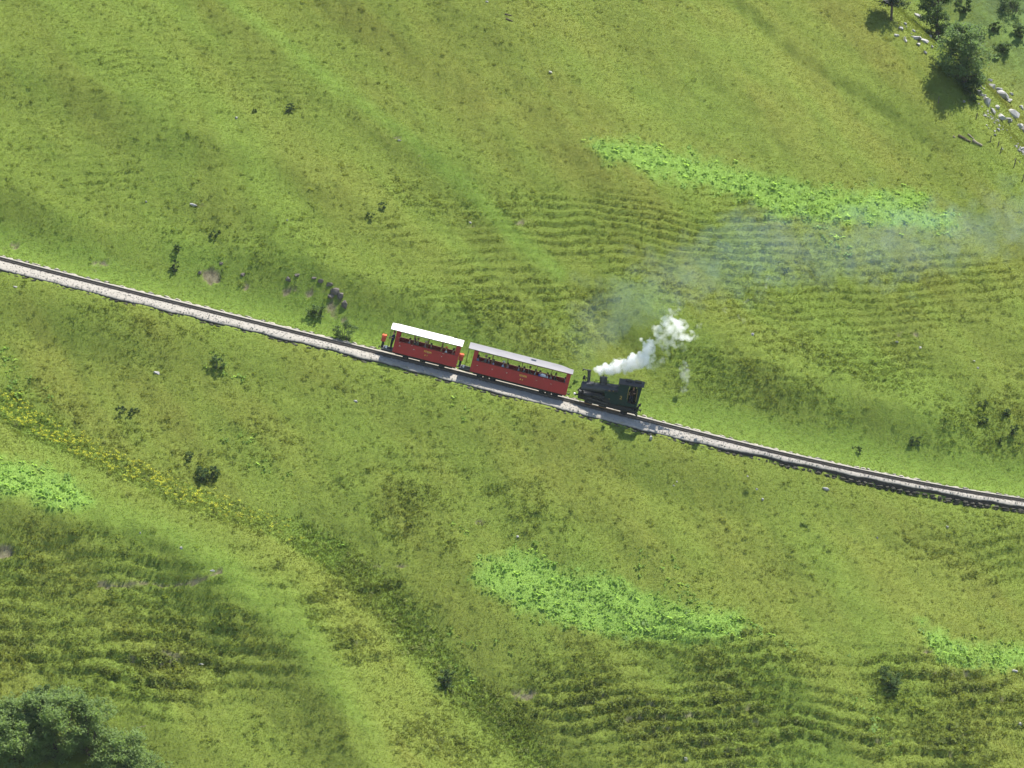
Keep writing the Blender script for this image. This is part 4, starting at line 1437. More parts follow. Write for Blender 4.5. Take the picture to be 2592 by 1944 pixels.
rg = np.random.default_rng(5)
g = ground_at(2442, 222)
w_, V, F = tree_mesh(rg, 6.4, 2.9, 0.05, 100, 16000, 0.12)
V[:, 0] -= 0.10 * V[:, 2]
plant("broadleaf_tree", g, w_, V, F, M_TREE, "large grey green leafy tree on the rim at the upper right", "tree")
g = ground_at(2372, 108)
w_, V, F = tree_mesh(rg, 6.6, 2.3, 0.05, 54, 9000, 0.12)
plant("broadleaf_tree", g, w_, V, F, M_TREED, "darker smaller tree half hidden behind the large grey green tree", "tree")
g = ground_at(2462, 252)
w_, V, F = tree_mesh(rg, 1.9, 1.25, 0.02, 30, 3600, 0.07, stems=4)
plant("leafy_shrub", g, w_, V, F, M_SHRUBD, "black green shrub at the foot of the large grey green tree", "shrub", None, "foliage", "stems")

# conifer at the top edge of the picture, most of it above the frame
g = ground_at(2256, 52)


def spruce(rng, h, rad, clear, nl, leaf):
    wood = MB()
    wood.tube((0, 0, -.3), (0, 0, h * .5), .022 * h, .014 * h, 8, False).tube((0, 0, h * .5), (0, 0, h), .014 * h, .01, 8, False)
    P = []
    for q in range(90):
        f = clear + (1 - clear) * ((q + rng.random()) / 90)
        az = rng.random() * 6.28
        ln = rad * (1 - (f - clear) / (1 - clear)) ** .8 * (.7 + .5 * rng.random()) + .1
        p = Vector((0, 0, f * h))
        e = p + Vector((math.cos(az) * ln, math.sin(az) * ln, -.22 * ln))
        wood.tube(p, e, .02, .006, 4, False)
        for t_ in np.linspace(.15, 1, 8):
            P.append(np.array(p.lerp(e, t_)) + rng.normal(0, .05 * rad, 3))
    P = np.array(P)
    c = P[rng.integers(0, len(P), nl)] + rng.normal(0, 1, (nl, 3)) * np.array([.09 * rad, .09 * rad, .05 * rad])
    V_, F_ = leaf_cards(c, leaf, rng, 0.9)
    return wood, V_, F_


w_, V, F = spruce(rg, 6.2, 1.7, 0.25, 5000, 0.11)
plant("conifer_tree", g, w_, V, F, M_SPRUCE, "dark conifer with a bare lower trunk cut by the top edge", "tree")

# willows and alders in the lower left corner
for (px, py, h, r, nl, lf, mm, st, lab) in (
        (150, 1925, 5.6, 3.0, 12000, 0.095, M_WILLOW, 4, "tallest grey green willow of the thicket in the lower left corner"),
        (52, 1935, 3.8, 2.3, 8000, 0.095, M_WILLOW, 3, "willow at the left edge of the lower left thicket"),
        (300, 1960, 3.3, 2.5, 8000, 0.085, M_WILLOW, 4, "low pale willow spreading at the right end of the lower left thicket"),
        (228, 1905, 4.4, 2.0, 7000, 0.085, M_WILLOW, 3, "mid sized willow between the tallest and the low pale one"),
        (95, 1860, 3.6, 1.9, 6500, 0.09, M_TREED, 3, "dark green alder behind the tallest grey green willow"),
        (20, 1850, 2.4, 1.7, 5000, 0.08, M_WILLOW, 3, "small willow behind the left edge of the thicket"),
        (360, 1990, 2.4, 2.0, 5000, 0.085, M_WILLOW, 3, "lowest willow cut by the bottom edge beside the thicket")):
    g = ground_at(px, py)
    w_, V, F = tree_mesh(rg, h, r, 0.04, 60, int(nl * 1.25), lf * 1.25, stems=st, spread=.3)
    plant("willow_bush", g, w_, V, F, mm, lab, "bush", "bushes in the lower left thicket", "foliage", "stems")

# single small shrubs and saplings on the slope: (px, py of the foot, height px, width px, dark?, label)
SHRUBS = [
    (731, 281, 22, 20, 1, "dark pointed sapling alone high on the left slope"),
    (641, 283, 9, 8, 1, "tiny dark sapling left of the dark pointed sapling"),
    (436, 694, 40, 18, 1, "narrow upright dark shrub just above the railway on the left"),
    (506, 1216, 32, 36, 1, "left one of the two round black shrubs below the railway"),
    (537, 1208, 30, 26, 1, "right one of the two round black shrubs below the railway"),
    (485, 1162, 18, 18, 1, "small dark shrub above the two round black shrubs"),
    (308, 1045, 16, 18, 1, "small dark shrub left of its twin on the left meadow"),
    (338, 1050, 16, 20, 1, "small dark shrub right of its twin on the left meadow"),
    (868, 866, 52, 62, 0, "bushy green shrub beside the track uphill of the white roofed carriage"),
    (803, 800, 26, 40, 0, "low feathery shrub above the track left of the bushy green one"),
    (2315, 1128, 24, 20, 1, "dark round shrub above the right part of the railway"),
    (2522, 1128, 18, 18, 1, "dark round shrub nearest the right edge above the railway"),
    (2487, 1070, 16, 18, 1, "dark shrub in the left of the pair at the right edge"),
    (2546, 1048, 15, 18, 1, "dark shrub high in the group at the right edge"),
    (2566, 1096, 22, 20, 1, "taller dark shrub low in the group at the right edge"),
    (2488, 1026, 13, 14, 1, "small topmost dark shrub of the group at the right edge"),
    (542, 597, 15, 16, 1, "small dark shrub among the rough steps on the left slope"),
    (452, 632, 15, 16, 1, "small dark shrub left and below its neighbour on the rough steps"),
    (970, 524, 14, 14, 1, "right one of two small dark shrubs above the carriages"),
    (936, 550, 13, 14, 1, "left one of two small dark shrubs above the carriages"),
    (2258, 1742, 30, 52, 0, "wide shrub with a deep shadow on the lower right steps"),
    (2236, 1706, 16, 34, 0, "low shrub just above the wide one on the lower right steps"),
    (555, 930, 26, 34, 0, "leafy green shrub in the meadow below the left of the track"),
    (1135, 1735, 40, 40, 0, "grey green shrub in the gully at the bottom centre"),
    (2170, 1140, 10, 14, 1, "tiny dark shrub left of the dark round one above the railway"),
    (1985, 690, 14, 10, 1, "tiny bluish shrub seen through the thin smoke"),
]
for k, (px, py, hp, wp, dk, lab) in enumerate(SHRUBS):
    g = ground_at(px, py)
    h, r = hp / 28.6 / 0.98, wp / 28.6 / 2
    w_, V, F = tree_mesh(rg, h, r, 0.02, 22, int(900 + 1500 * min(2.5, h * r * 2.2)), 0.05, stems=3, spread=.15 if hp > wp else .3)
    plant("shrub", g, w_, V, F, M_SHRUBD if dk else M_TREED, lab, "shrub", "single shrubs on the slope", "foliage", "stems")

# shrubs on the far slope behind the rim
for k, (px, py, hp, wp, lab) in enumerate([(2565, 30, 50, 90, "far dark bush in the top right corner"), (2440, 30, 44, 36, "far slim bush left of the top right corner"), (2515, 78, 26, 30, "far small bush below the slim one on the far slope"),
                                           (2585, 90, 34, 40, "far bush at the right edge of the far slope"), (2470, 95, 30, 50, "far pale bush just right of the large tree"), (2540, 130, 22, 60, "far low bush lowest on the far slope")]):
    g = ground_at(px, py)
    h, r = hp / 27.5, wp / 27.5 / 2
    w_, V, F = tree_mesh(rg, h, r, 0.02, 26, 2200, 0.09, stems=3)
    plant("far_bush", g, w_, V, F, M_TREED, lab, "bush", "bushes on the far slope", "foliage", "stems")

# ------------------------------------------------------------------ rocks, logs, posts
M_ROCK = paint("limestone", (0.20, 0.195, 0.19), 0.85, 0, 0.2, 0.2, 1.5, (0.11, 0.105, 0.09), 0.8)
M_ROCKW = paint("white_limestone", (0.30, 0.29, 0.27), 0.85, 0, 0.2, 0.12, 1.5, (0.19, 0.18, 0.155), 0.6)
M_ROCKG = paint("grey_earthy_rock", (0.115, 0.10, 0.085), 0.9, 0, 0.15, 0.3, 2.0, (0.055, 0.048, 0.035), 0.8)
M_LOG = paint("bleached_wood", (0.24, 0.20, 0.14), 0.8, 0, 0.2, 0.2, 3.0, (0.22, 0.18, 0.13))
M_POSTG = paint("weathered_post", (0.09, 0.075, 0.06), 0.9, 0, 0.1, 0.3, 5.0)
ROCKS = [
    (397, 945, 18, 8, 8, 0.5, "white slab lying on the open meadow on the left"),
    (1647, 1113, 9, 8, 14, 0.1, "upright white stone just below the railway right of the locomotive"),
    (2090, 1240, 20, 9, 9, 0.05, "large pale boulder below the right part of the railway"),
    (1915, 1240, 7, 6, 6, 0.2, "small grey stone left of the large pale boulder"),
    (1930, 1265, 7, 6, 6, 0.0, "small white stone below and left of the large pale boulder"),
    (1892, 1207, 6, 5, 6, 0.3, "small white stone nearest below the track at the right of centre"),
    (1705, 1230, 6, 5, 4, 0.1, "lower one of two small pale stones under the upright white stone"),
    (1713, 1220, 5, 5, 4, 0.1, "upper one of two small pale stones under the upright white stone"),
    (38, 728, 12, 6, 6, 0.1, "pale flat stone below the track at the left edge"),
    (598, 300, 7, 6, 7, 0.2, "white stone below the dark pointed sapling"),
    (370, 512, 6, 5, 6, 0.4, "white stone above the rough steps on the left slope"),
    (490, 520, 22, 8, 6, 0.35, "flat grey ledge on the brow above the rough steps"),
    (727, 558, 5, 5, 5, 0.1, "small white stone above the earthy cutting right of the brow"),
    (1393, 185, 12, 8, 8, 0.2, "pale stone high in the dry grass at the top centre"),
    (1232, 6, 10, 6, 6, 0.2, "pale stone at the top edge near the centre"),
    (1012, 357, 14, 5, 5, 0.5, "thin grey stone on the brow above the centre"),
    (1190, 565, 9, 7, 6, 0.3, "grey stone above a bare streak in the middle slope"),
    (1905, 848, 9, 6, 8, 0.1, "white stone right of the steam in the rough grass"),
    (2270, 866, 10, 6, 6, 0.2, "pale stone in the rough grass left of the right edge"),
    (2330, 881, 10, 7, 6, 0.2, "pale stone lower and right of its neighbour in the rough grass"),
    (2465, 915, 8, 5, 5, 0.2, "small stone in the grass near the right edge above the shrubs"),
    (2475, 932, 7, 5, 5, 0.2, "smaller stone below the one near the right edge"),
    (1735, 1925, 9, 8, 13, 0.1, "white stone at the bottom edge among the shrub rows"),
    (537, 1445, 14, 6, 5, 0.2, "white stone on the narrow path at the lower left"),
    (458, 1388, 10, 6, 6, 0.2, "white stone at the top of the lower left steps"),
    (355, 1350, 6, 5, 5, 0.2, "small white stone above the lower left steps"),
    (508, 1682, 16, 5, 4, 0.1, "thin white stone in the lower left rough grass"),
    (2568, 1700, 16, 8, 7, 0.2, "pale stone beside the bright leaf patch at the right edge"),
    (2582, 1834, 10, 8, 8, 0.2, "white stone at the lower right edge"),
    (2397, 1336, 8, 6, 7, 0.2, "white stone in the meadow under the right part of the railway"),
    (2220, 1362, 5, 5, 5, 0.1, "small white stone in the middle of the lower right meadow"),
    (900, 1017, 12, 6, 6, 0.3, "pale stones below the track left of the carriages"),
    (1310, 1360, 7, 6, 6, 0.3, "small pale stone left of the bright lower leaf patch"),
]


def stone(px, py, wpx, dpx, hpx, rz, lab, mat, name="rock", group="loose stones on the slope", sub=2):
    g_ = ground_at(px, py)
    m_ = rock_mesh(name, rnd, mat, wpx / 57.2, dpx / 57.2 * 1.3, hpx / 57.2 * 1.15, sub, 0.16)
    o = put(m_, name, None, g_ + Vector((0, 0, hpx / 57.2 * 0.35)))
    o.rotation_euler = (rnd.uniform(-.2, .2), rz * .6 + rnd.uniform(-.1, .1), rnd.uniform(-.4, .4))
    tag(o, lab, name.replace("_", " "), group)
    return o


for r_ in ROCKS:
    stone(*r_, M_ROCKW)
RIM = [(2476, 238, 20, 14, 14), (2510, 222, 16, 12, 16), (2536, 245, 34, 20, 22), (2528, 232, 18, 12, 14), (2553, 258, 20, 12, 12), (2495, 262, 22, 16, 22), (2512, 285, 16, 12, 14), (2532, 300, 26, 18, 16), (2562, 292, 40, 18, 22),
       (2550, 306, 24, 12, 12), (2586, 275, 14, 10, 12), (2578, 320, 22, 12, 12), (2592, 335, 26, 14, 20), (2524, 275, 12, 10, 12), (2322, 42, 20, 10, 10), (2290, 62, 10, 7, 7), (2318, 98, 26, 12, 10), (2338, 106, 22, 12, 12), (2352, 95, 14, 10, 10),
       (2242, 8, 22, 12, 12), (2280, 74, 12, 8, 8), (2505, 205, 14, 8, 8), (2560, 240, 10, 8, 8), (2586, 378, 12, 8, 8)]
WHERE = ["beside the large tree's foot", "just right of the tree's foot", "in the thick of the rim stones", "above the thickest rim stones", "right of the thickest rim stones", "on the rim under the tree", "on the middle of the rim",
         "below the thickest rim stones", "among the right hand rim stones", "under the widest right hand rim stone", "highest at the right edge", "low on the right rim", "at the right edge of the rim", "small in the middle of the rim",
         "between the conifer and the dark tree", "right of the conifer's foot", "left of the dark tree's foot", "at the dark tree's foot", "behind the dark tree's foot", "behind the conifer trunk", "small below the conifer", "above the tree's right side", "small above the right rim stones", "alone low at the right edge"]
for k, (px, py, a_, b_, c_) in enumerate(RIM):
    stone(px, py, a_ * 1.35, b_ * 1.35, c_ * 1.2, rnd.uniform(0, .6), "white limestone block " + WHERE[k], M_ROCK if k % 3 == 0 else M_ROCKW, "limestone_rock", "white limestone along the upper right rim")
D5 = cells(0.42)
n = len(D5['x'])
scn = smooth(0.05, 0.6, fbm(D5['x'] / 2.2, D5['y'] / 2.0, 401, 3) + 0.25)
keep = (D5['ridge'] > -0.6) & (D5['ridge'] < 3.6) & (D5['u'] > 2440) & (RNG.random(n) < 0.55 * scn * smooth(-0.6, 0.6, D5['ridge']))
keep |= (D5['ridge'] > -1.0) & (D5['ridge'] < 1.2) & (D5['u'] > 2270) & (D5['u'] < 2380) & (RNG.random(n) < 0.3 * scn)
L = take(D5, keep)
k = len(L['x'])
SCR = [rock_mesh("scree_stone_%d" % q, rnd, M_ROCK if q % 2 else M_ROCKW, .22, .17, .12, 1, .3) for q in range(6)]
s_ = 0.5 + 1.0 * RNG.random(k) ** 2
scatter("scree", SCR, np.stack([L['x'], L['y'], L['z'] + .03], -1), tilts(k, .4), np.stack([s_, s_, s_], -1), RNG.integers(0, 6, k), {})
CUT = [(812, 712, 16, 9, 10), (835, 722, 20, 10, 12), (848, 742, 26, 14, 20), (862, 752, 18, 12, 16), (838, 752, 18, 10, 14), (872, 775, 16, 12, 22), (795, 706, 14, 8, 8), (730, 708, 18, 9, 12), (752, 698, 14, 8, 9), (560, 668, 12, 7, 7), (505, 692, 12, 8, 10), (615, 698, 14, 8, 10)]
for k, (px, py, a_, b_, c_) in enumerate(CUT):
    lab = ["grey rock on the left shoulder of the earthy cutting", "grey rock along the top of the earthy cutting", "largest grey rock in the earthy cutting above the track", "grey rock right of the largest in the cutting", "grey rock left below the largest in the cutting",
           "lowest grey rock at the end of the cutting", "small grey rock at the start of the cutting", "pale rock left of the earthy cutting", "small pale rock between the earth patch and the cutting", "small rock in the brown earth patch above the track",
           "small pale rock left of the brown earth patch", "small pale rock right of the brown earth patch"][k]
    stone(px, py, a_, b_, c_, rnd.uniform(0, .5), lab, M_ROCKG, "rock", "grey rocks in the earth cutting above the track", 2)


def log(pa, pb, r, mat, lab, name="log"):
    a, b = ground_at(*pa), ground_at(*pb)
    c = (a + b) / 2
    o = MB()
    pts = [a.lerp(b, k / 4) - c + Vector((0, 0, r * .7 + rnd.uniform(-.03, .03))) for k in range(5)]
    for k in range(4):
        o.tube(pts[k], pts[k + 1], r * (1 - .1 * k), r * (.9 - .1 * k), 8, True)
    ob = o.build(name, mat, None, True, c)
    return tag(ob, lab, name.replace("_", " "))


log((2462, 358), (2486, 372), .16, M_LOG, "bleached log lying in the grass near the right edge")
log((2450, 341), (2466, 354), .08, M_LOG, "thin bleached branch above the bleached log", "fallen_branch")
log((2425, 346), (2457, 362), .15, M_BARK, "dark rotting log left of the bleached log")
log((2412, 347), (2418, 350), .12, M_LOG, "short pale stump end left of the dark rotting log", "stump")
log((348, 1842), (370, 1838), .05, M_LOG, "pale bent branch on the ground right of the lower left thicket", "fallen_branch")
log((1278, 38), (1296, 42), .10, M_BARK, "dark log upper one of two at the top centre")
log((1280, 50), (1298, 56), .10, M_BARK, "dark log lower one of two at the top centre")
for k, (px, py, hp, lab) in enumerate([(2470, 302, 18, "topmost fence post under the limestone rim"), (2507, 360, 18, "fence post right of the bleached log"), (2525, 372, 16, "fence post next below the one right of the log"),
                                       (2531, 389, 20, "fence post in the middle of the leaning row"), (2565, 425, 22, "taller fence post near the right edge of the rim"), (2588, 460, 20, "lowest fence post at the right edge"), (2322, 112, 22, "fence post left of the dark tree's foot"), (2374, 262, 20, "fence post in the grass below the tree's shadow")]):
    g = ground_at(px, py)
    h = hp / 28.0
    o = MB().tube((0, 0, -.2), (rnd.uniform(-.08, .08) + .12, 0, h), .05, .045, 7).build("fence_post", M_POSTG, None, False, g)
    tag(o, lab, "post", "fence posts along the rim")

# ------------------------------------------------------------------ people
def skinned(joints, bones, root):
    me = bpy.data.meshes.new("body_shape")
    me.from_pydata([j[0] for j in joints], bones, [])
    o = bpy.data.objects.new("body_tmp", me)
    COL.objects.link(o)
    o.modifiers.new("skin", 'SKIN').use_smooth_shade = True
    for k, j in enumerate(joints):
        d = me.skin_vertices[0].data[k]
        d.radius = (j[1], j[1] if len(j) < 3 else j[2])
        d.use_root = (k == root)
    sd = o.modifiers.new("sub", 'SUBSURF')
    sd.levels = sd.render_levels = 1
    dg = bpy.context.evaluated_depsgraph_get()
    out = bpy.data.meshes.new_from_object(o.evaluated_get(dg))
    bpy.data.objects.remove(o)
    return out


def hand(mb, wrist, d, side):
    """palm, four bent fingers and a thumb; d is where the hand points"""
    d = Vector(d).normalized()
    s = d.cross(Vector((0, 0, 1))).normalized()
    u = s.cross(d)
    w = Vector(wrist)
    mb.tube(w, w + d * .085, .034, .038, 8, True, 2)
    for k, ln in enumerate((.065, .078, .072, .055)):
        a = w + d * .08 + s * (k - 1.5) * .02
        b = a + d * ln * .6 - u * .008
        mb.tube(a, b, .0095, .009, 5, True, 2).tube(b, b + d * ln * .35 - u * ln * .45, .009, .0075, 5, True, 2)
    a = w + d * .03 + s * .03 * side
    mb.tube(a, a + d * .035 + s * .03 * side - u * .01, .011, .010, 5, True, 2).tube(a + d * .035 + s * .03 * side - u * .01, a + d * .065 + s * .032 * side - u * .02, .010, .008, 5, True, 2)


def body_mesh(standing, arm):
    """person facing +x; a seated one has its seat at z = 0, a standing one its soles"""
    z0 = 0.92 if standing else 0.10
    J = [((0, 0, z0), .125, .15), ((-.02, 0, z0 + .18), .115, .145), ((-.03, 0, z0 + .36), .12, .165), ((-.02, 0, z0 + .46), .055), ((0, 0, z0 + .56), .055)]
    B = [(0, 1), (1, 2), (2, 3), (3, 4)]
    hands = []
    for s in (-1, 1):
        n_ = len(J)
        if standing:
            J += [((0, s * .095, z0 - .06), .09), ((.03, s * .11, .48), .062), ((0, s * .12, .08), .046), ((.15, s * .13, .04), .04)]
        else:
            J += [((.06, s * .10, z0 - .02), .09), ((.44, s * .12, z0 - .01), .065), ((.42, s * .12, z0 - .44), .046), ((.56, s * .13, z0 - .48), .038)]
        B += [(0, n_), (n_, n_ + 1), (n_ + 1, n_ + 2), (n_ + 2, n_ + 3)]
        n_ = len(J)
        a = arm if s < 0 else 'lap'
        el = {'lap': (.06, s * .27, z0 + .13), 'sill': (.10, s * .32, z0 + .16), 'up': (.16, s * .28, z0 + .26), 'rail': (.20, s * .30, z0 + .22)}[a]
        wr = {'lap': (.27, s * .18, z0 + .07), 'sill': (.24, s * .44, z0 + .22), 'up': (.26, s * .16, z0 + .50), 'rail': (.42, s * .30, z0 + .26)}[a]
        J += [((-.03, s * .185, z0 + .36), .058), (el, .044), (wr, .033)]
        B += [(2, n_), (n_, n_ + 1), (n_ + 1, n_ + 2)]
        hands.append((Vector(el), Vector(wr), s))
    me = skinned(J, B, 0)
    mb = MB()
    V = [v.co.copy() for v in me.vertices]
    for p in me.polygons:
        c = p.center
        mi = 0
        if c.z < z0 - .03 or (not standing and c.x > .15 and c.z < z0 + .09 and abs(c.y) < .2 and all((c - w).length > .13 for _, w, _ in hands)): mi = 1
        if standing and c.z < .10: mi = 3
        if not standing and c.z < z0 - .42: mi = 3
        if c.z > z0 + .45: mi = 2
        for e, w, s in hands:
            t = (c - e).dot(w - e) / (w - e).length_squared
            if t > -.1 and (c - e.lerp(w, min(1, max(0, t)))).length < .06: mi = 2
        mb.f.append(tuple(p.vertices)); mb.m.append(mi)
    mb.v = [tuple(v) for v in V]
    bpy.data.meshes.remove(me)
    hz = z0 + .66
    mb.ball((.015, 0, hz), .105, 12, 2, (.95, .80, 1.15)).ball((.035, 0, hz - .05), .075, 10, 2, (.9, .78, .95))
    mb.tube((.105, 0, hz + .02), (.135, 0, hz - .02), .010, .018, 6, True, 2)
    for s in (-1, 1):
        mb.ball((.105, s * .035, hz + .015), .013, 6, 3).ball((0, s * .085, hz - .005), .028, 6, 2, (.7, .35, 1))
    mb.box((.112, 0, hz - .062), (.012, .045, .008), None, 3)
    for e, w, s in hands:
        hand(mb, w, w - e, -s)
    me = bpy.data.meshes.new("person_body")
    me.from_pydata(mb.v, [], mb.f)
    for k in range(4):
        me.materials.append(M_SKIN)
    me.polygons.foreach_set("material_index", mb.m)
    me.polygons.foreach_set("use_smooth", [True] * len(mb.f))
    me.update()
    return me, hz


BODY = {(st, a): body_mesh(st, a) for st, a in ((False, 'lap'), (False, 'sill'), (False, 'up'), (True, 'rail'))}


def hair_mesh(long_):
    mb = MB()
    mb.ball((-.008, 0, .018), .114, 12, 0, (.95, .84, 1.12))
    V = []
    for x, y, z in mb.v:
        if x > .045 and z < .06: x = .045 - .02 * (z < 0)
        if z < -.04 and not long_: z = -.04
        V.append((x, y, z))
    mb.v = V
    if long_:
        mb.ball((-.055, 0, -.10), .09, 10, 0, (.6, 1.0, 1.5))
    me = bpy.data.meshes.new("hair_shape")
    me.from_pydata(mb.v, [], mb.f)
    me.materials.append(M_EYE)
    me.polygons.foreach_set("use_smooth", [True] * len(mb.f))
    return me


def hat_mesh(kind):
    mb = MB()
    if kind == 'cap':
        mb.ball((-.005, 0, .045), .118, 12, 0, (1, .86, .8)).box((.125, 0, .045), (.10, .15, .012))
    else:
        mb.tube((0, 0, .05), (0, 0, .15), .115, .095, 14).tube((0, 0, .045), (0, 0, .062), .20, .19, 18)
    me = bpy.data.meshes.new("hat_shape")
    me.from_pydata(mb.v, [], mb.f)
    me.materials.append(M_WHITE)
    return me


HAIR = {False: hair_mesh(False), True: hair_mesh(True)}
HATS = {'cap': hat_mesh('cap'), 'brim': hat_mesh('brim')}
_cl = {}


def cloth(c, r=0.85):
    if c not in _cl:
        _cl[c] = paint("cloth", c, r, 0, 0.15, 0.12, 6.0)
    return _cl[c]


DKH, BRH, PAH, GRH = (.012, .010, .009), (.045, .024, .012), (.30, .21, .10), (.25, .24, .23)


def person(M, face, shirt, trousers, hair, label, arm='lap', long_=False, hat=None, hatcol=None, standing=False, group="passengers in the open coaches", yaw=0.0, scale=1.0):
    me, hz = BODY[(standing, arm)]
    R = M @ Matrix.Rotation((0 if face > 0 else math.pi) + yaw, 4, 'Z') @ Matrix.Diagonal((scale, scale if (arm == 'lap' or face > 0) else -scale, scale, 1))
    root = empty("person", R, label, "person", group)
    b = put(me, "body", root)
    for k, m in enumerate((cloth(shirt), cloth(trousers), M_SKIN, cloth((.02, .018, .016), .6))):
        b.material_slots[k].link = 'OBJECT'
        b.material_slots[k].material = m
    h = put(HAIR[long_], "hair", root, (.015, 0, hz))
    h.material_slots[0].link = 'OBJECT'
    h.material_slots[0].material = cloth(hair, .6)
    if hat:
        t = put(HATS[hat], "hat", root, (.015, 0, hz + .02))
        t.material_slots[0].link = 'OBJECT'
        t.material_slots[0].material = cloth(hatcol)
    return root


def seat_at(MC, px, y, z=1.15):
    a, b = -2.0, 11.0
    for _ in range(40):
        m = .5 * (a + b)
        q = MC @ Vector((m, y, z + .7))
        if project(q.x, q.y, q.z)[0] < px: a = m
        else: b = m
    return MC @ Matrix.Translation((.5 * (a + b), y, z))


W, LB, GY_, DK, NV = (.72, .71, .69), (.34, .43, .56), (.18, .18, .19), (.025, .025, .028), (.03, .035, .07)
P1 = [  # px, y, face, shirt, trousers, hair, arm, long, hat, hatcol, label
    (1011, -.55, 1, (.09, .055, .05), DK, DKH, 'sill', False, None, None, "passenger in a brown top with one arm out, uphill end of white roofed coach"),
    (1038, -.50, 1, (.20, .20, .21), NV, DKH, 'lap', False, None, None, "dark haired passenger in a pale grey top in the first window of white roofed coach"),
    (1051, -.45, -1, (.05, .05, .055), DK, DKH, 'sill', True, None, None, "long dark haired passenger in a dark top past the first post of white roofed coach"),
    (1059, .40, -1, (.30, .25, .20), GY_, PAH, 'lap', False, None, None, "fair haired passenger on the far side in the second window of white roofed coach"),
    (1078, -.30, 1, (.28, .17, .16), DK, PAH, 'lap', False, 'cap', (.45, .40, .34), "passenger in a dull pink top and pale cap in the middle of white roofed coach"),
    (1092, -.45, -1, (.10, .09, .055), GY_, DKH, 'lap', False, None, None, "passenger in an olive top right of the middle post of white roofed coach"),
    (1119, -.50, 1, (.36, .20, .06), DK, BRH, 'sill', True, None, None, "brown haired passenger in an ochre patterned top in the third window of white roofed coach"),
    (1130, -.55, -1, W, GY_, DKH, 'sill', False, 'cap', (.62, .16, .06), "passenger in white top and orange cap, last window of white roofed coach"),
    (1148, -.40, 1, (.32, .10, .09), NV, DKH, 'sill', False, None, None, "passenger in a faded red top farthest right in the last window of white roofed coach"),
    (1156, .30, -1, (.04, .04, .045), DK, DKH, 'lap', True, None, None, "tall dark passenger against the downhill end of white roofed coach"),
]
P2 = [
    (1211, -.45, 1, LB, DK, DKH, 'sill', True, None, None, "long haired passenger in grey blue top at the uphill end of grey roofed coach"),
    (1231, .40, -1, (.28, .26, .22), GY_, PAH, 'lap', False, 'cap', (.55, .47, .36), "far side passenger in a beige cap in the first window of grey roofed coach"),
    (1238, -.40, -1, (.14, .14, .14), DK, DKH, 'lap', False, None, None, "dark haired passenger in a grey top at the first post of grey roofed coach"),
    (1250, -.50, -1, (.44, .37, .48), NV, (.022, .022, .012), 'sill', True, None, None, "passenger in a lilac top just right of the first post of grey roofed coach"),
    (1275, -.40, 1, (.46, .54, .68), DK, DKH, 'lap', False, 'brim', (.80, .79, .74), "passenger in a light blue top and a white sun hat in grey roofed coach"),
    (1286, -.50, -1, (.30, .18, .24), GY_, DKH, 'sill', False, None, None, "passenger in a mauve top right of the white sun hat"),
    (1314, -.35, -1, (.30, .34, .44), DK, DKH, 'lap', False, None, None, "passenger in a dull blue top left of the third post of grey roofed coach"),
    (1327, -.50, -1, (.12, .12, .125), W, DKH, 'sill', False, None, None, "passenger in charcoal top and pale trousers right of the third post of grey roofed coach"),
    (1342, .40, 1, (.20, .10, .08), DK, BRH, 'lap', False, None, None, "brown haired far side passenger in the fourth window of grey roofed coach"),
    (1356, -.45, 1, (.26, .24, .27), DK, DKH, 'lap', True, None, None, "passenger in a grey lilac top left of the fourth post of grey roofed coach"),
    (1367, -.55, 1, (.08, .10, .34), DK, BRH, 'sill', False, None, None, "passenger in a strong blue top right of the fourth post of grey roofed coach"),
    (1386, -.45, -1, (.66, .65, .63), GY_, DKH, 'lap', False, None, None, "black haired passenger in an off white top in the fifth window of grey roofed coach"),
    (1395, -.40, -1, (.50, .50, .50), DK, BRH, 'sill', False, None, None, "passenger in a light grey top left of the last post of grey roofed coach"),
    (1407, .35, 1, (.06, .05, .045), DK, DKH, 'lap', False, None, None, "low dark passenger just right of the last post of grey roofed coach"),
    (1431, -.45, -1, (.05, .05, .05), NV, DKH, 'sill', False, None, None, "passenger in black farthest right in grey roofed coach"),
]
for MC, tab in ((MC1, P1), (MC2, P2)):
    for (px, y, fc, sh, tr, hr, arm, lg, hat, hc, lab) in tab:
        person(seat_at(MC, px, y), fc, sh, tr, hr, lab, arm, lg, hat, hc, yaw=rnd.uniform(-.35, .35), scale=rnd.uniform(.94, 1.04))
person(MC1 @ Matrix.Translation((-.22, -.35, .57)), -1, (.022, .035, .075), (.012, .013, .018), DKH, "person in dark blue work clothes standing on the end platform of white roofed coach", 'rail', False, None, None, True, "train crew", yaw=.5)
person(ML @ Matrix.Translation((4.55, -.35, .97)), -1, (.055, .030, .022), (.03, .032, .055), BRH, "driver in brown and blue standing in the locomotive cab", 'rail', False, None, None, True, "train crew", yaw=1.2)
# the big pale rucksack on the sill of grey roofed coach
M_BAG = paint("pale_canvas", (.52, .52, .53), .8, 0, .2, .12, 4.0, (.20, .21, .21))
bp = MC2 @ Matrix.Translation((seat_at(MC2, 1376, -.62).translation - MC2.translation).dot(MC2.col[0].xyz) * Vector((1, 0, 0)) + Vector((0, -.62, 1.42)))
bag = empty("rucksack", bp, "pale grey and white rucksack resting inside the sill of grey roofed coach", "rucksack")
MB().ball((0, 0, .20), .26, 12, 0, (1.15, .6, .85)).build("sack", M_BAG, bag, True)
MB().ball((0, 0, .33), .22, 12, 0, (1.2, .62, .42)).build("flap", M_WHITE, bag, True)
MB().path([(-.12, .14, .36), (-.12, .19, .2), (-.12, .13, .04)], .018, 6).path([(.12, .14, .36), (.12, .19, .2), (.12, .13, .04)], .018, 6).build("strap", M_DARK, bag)

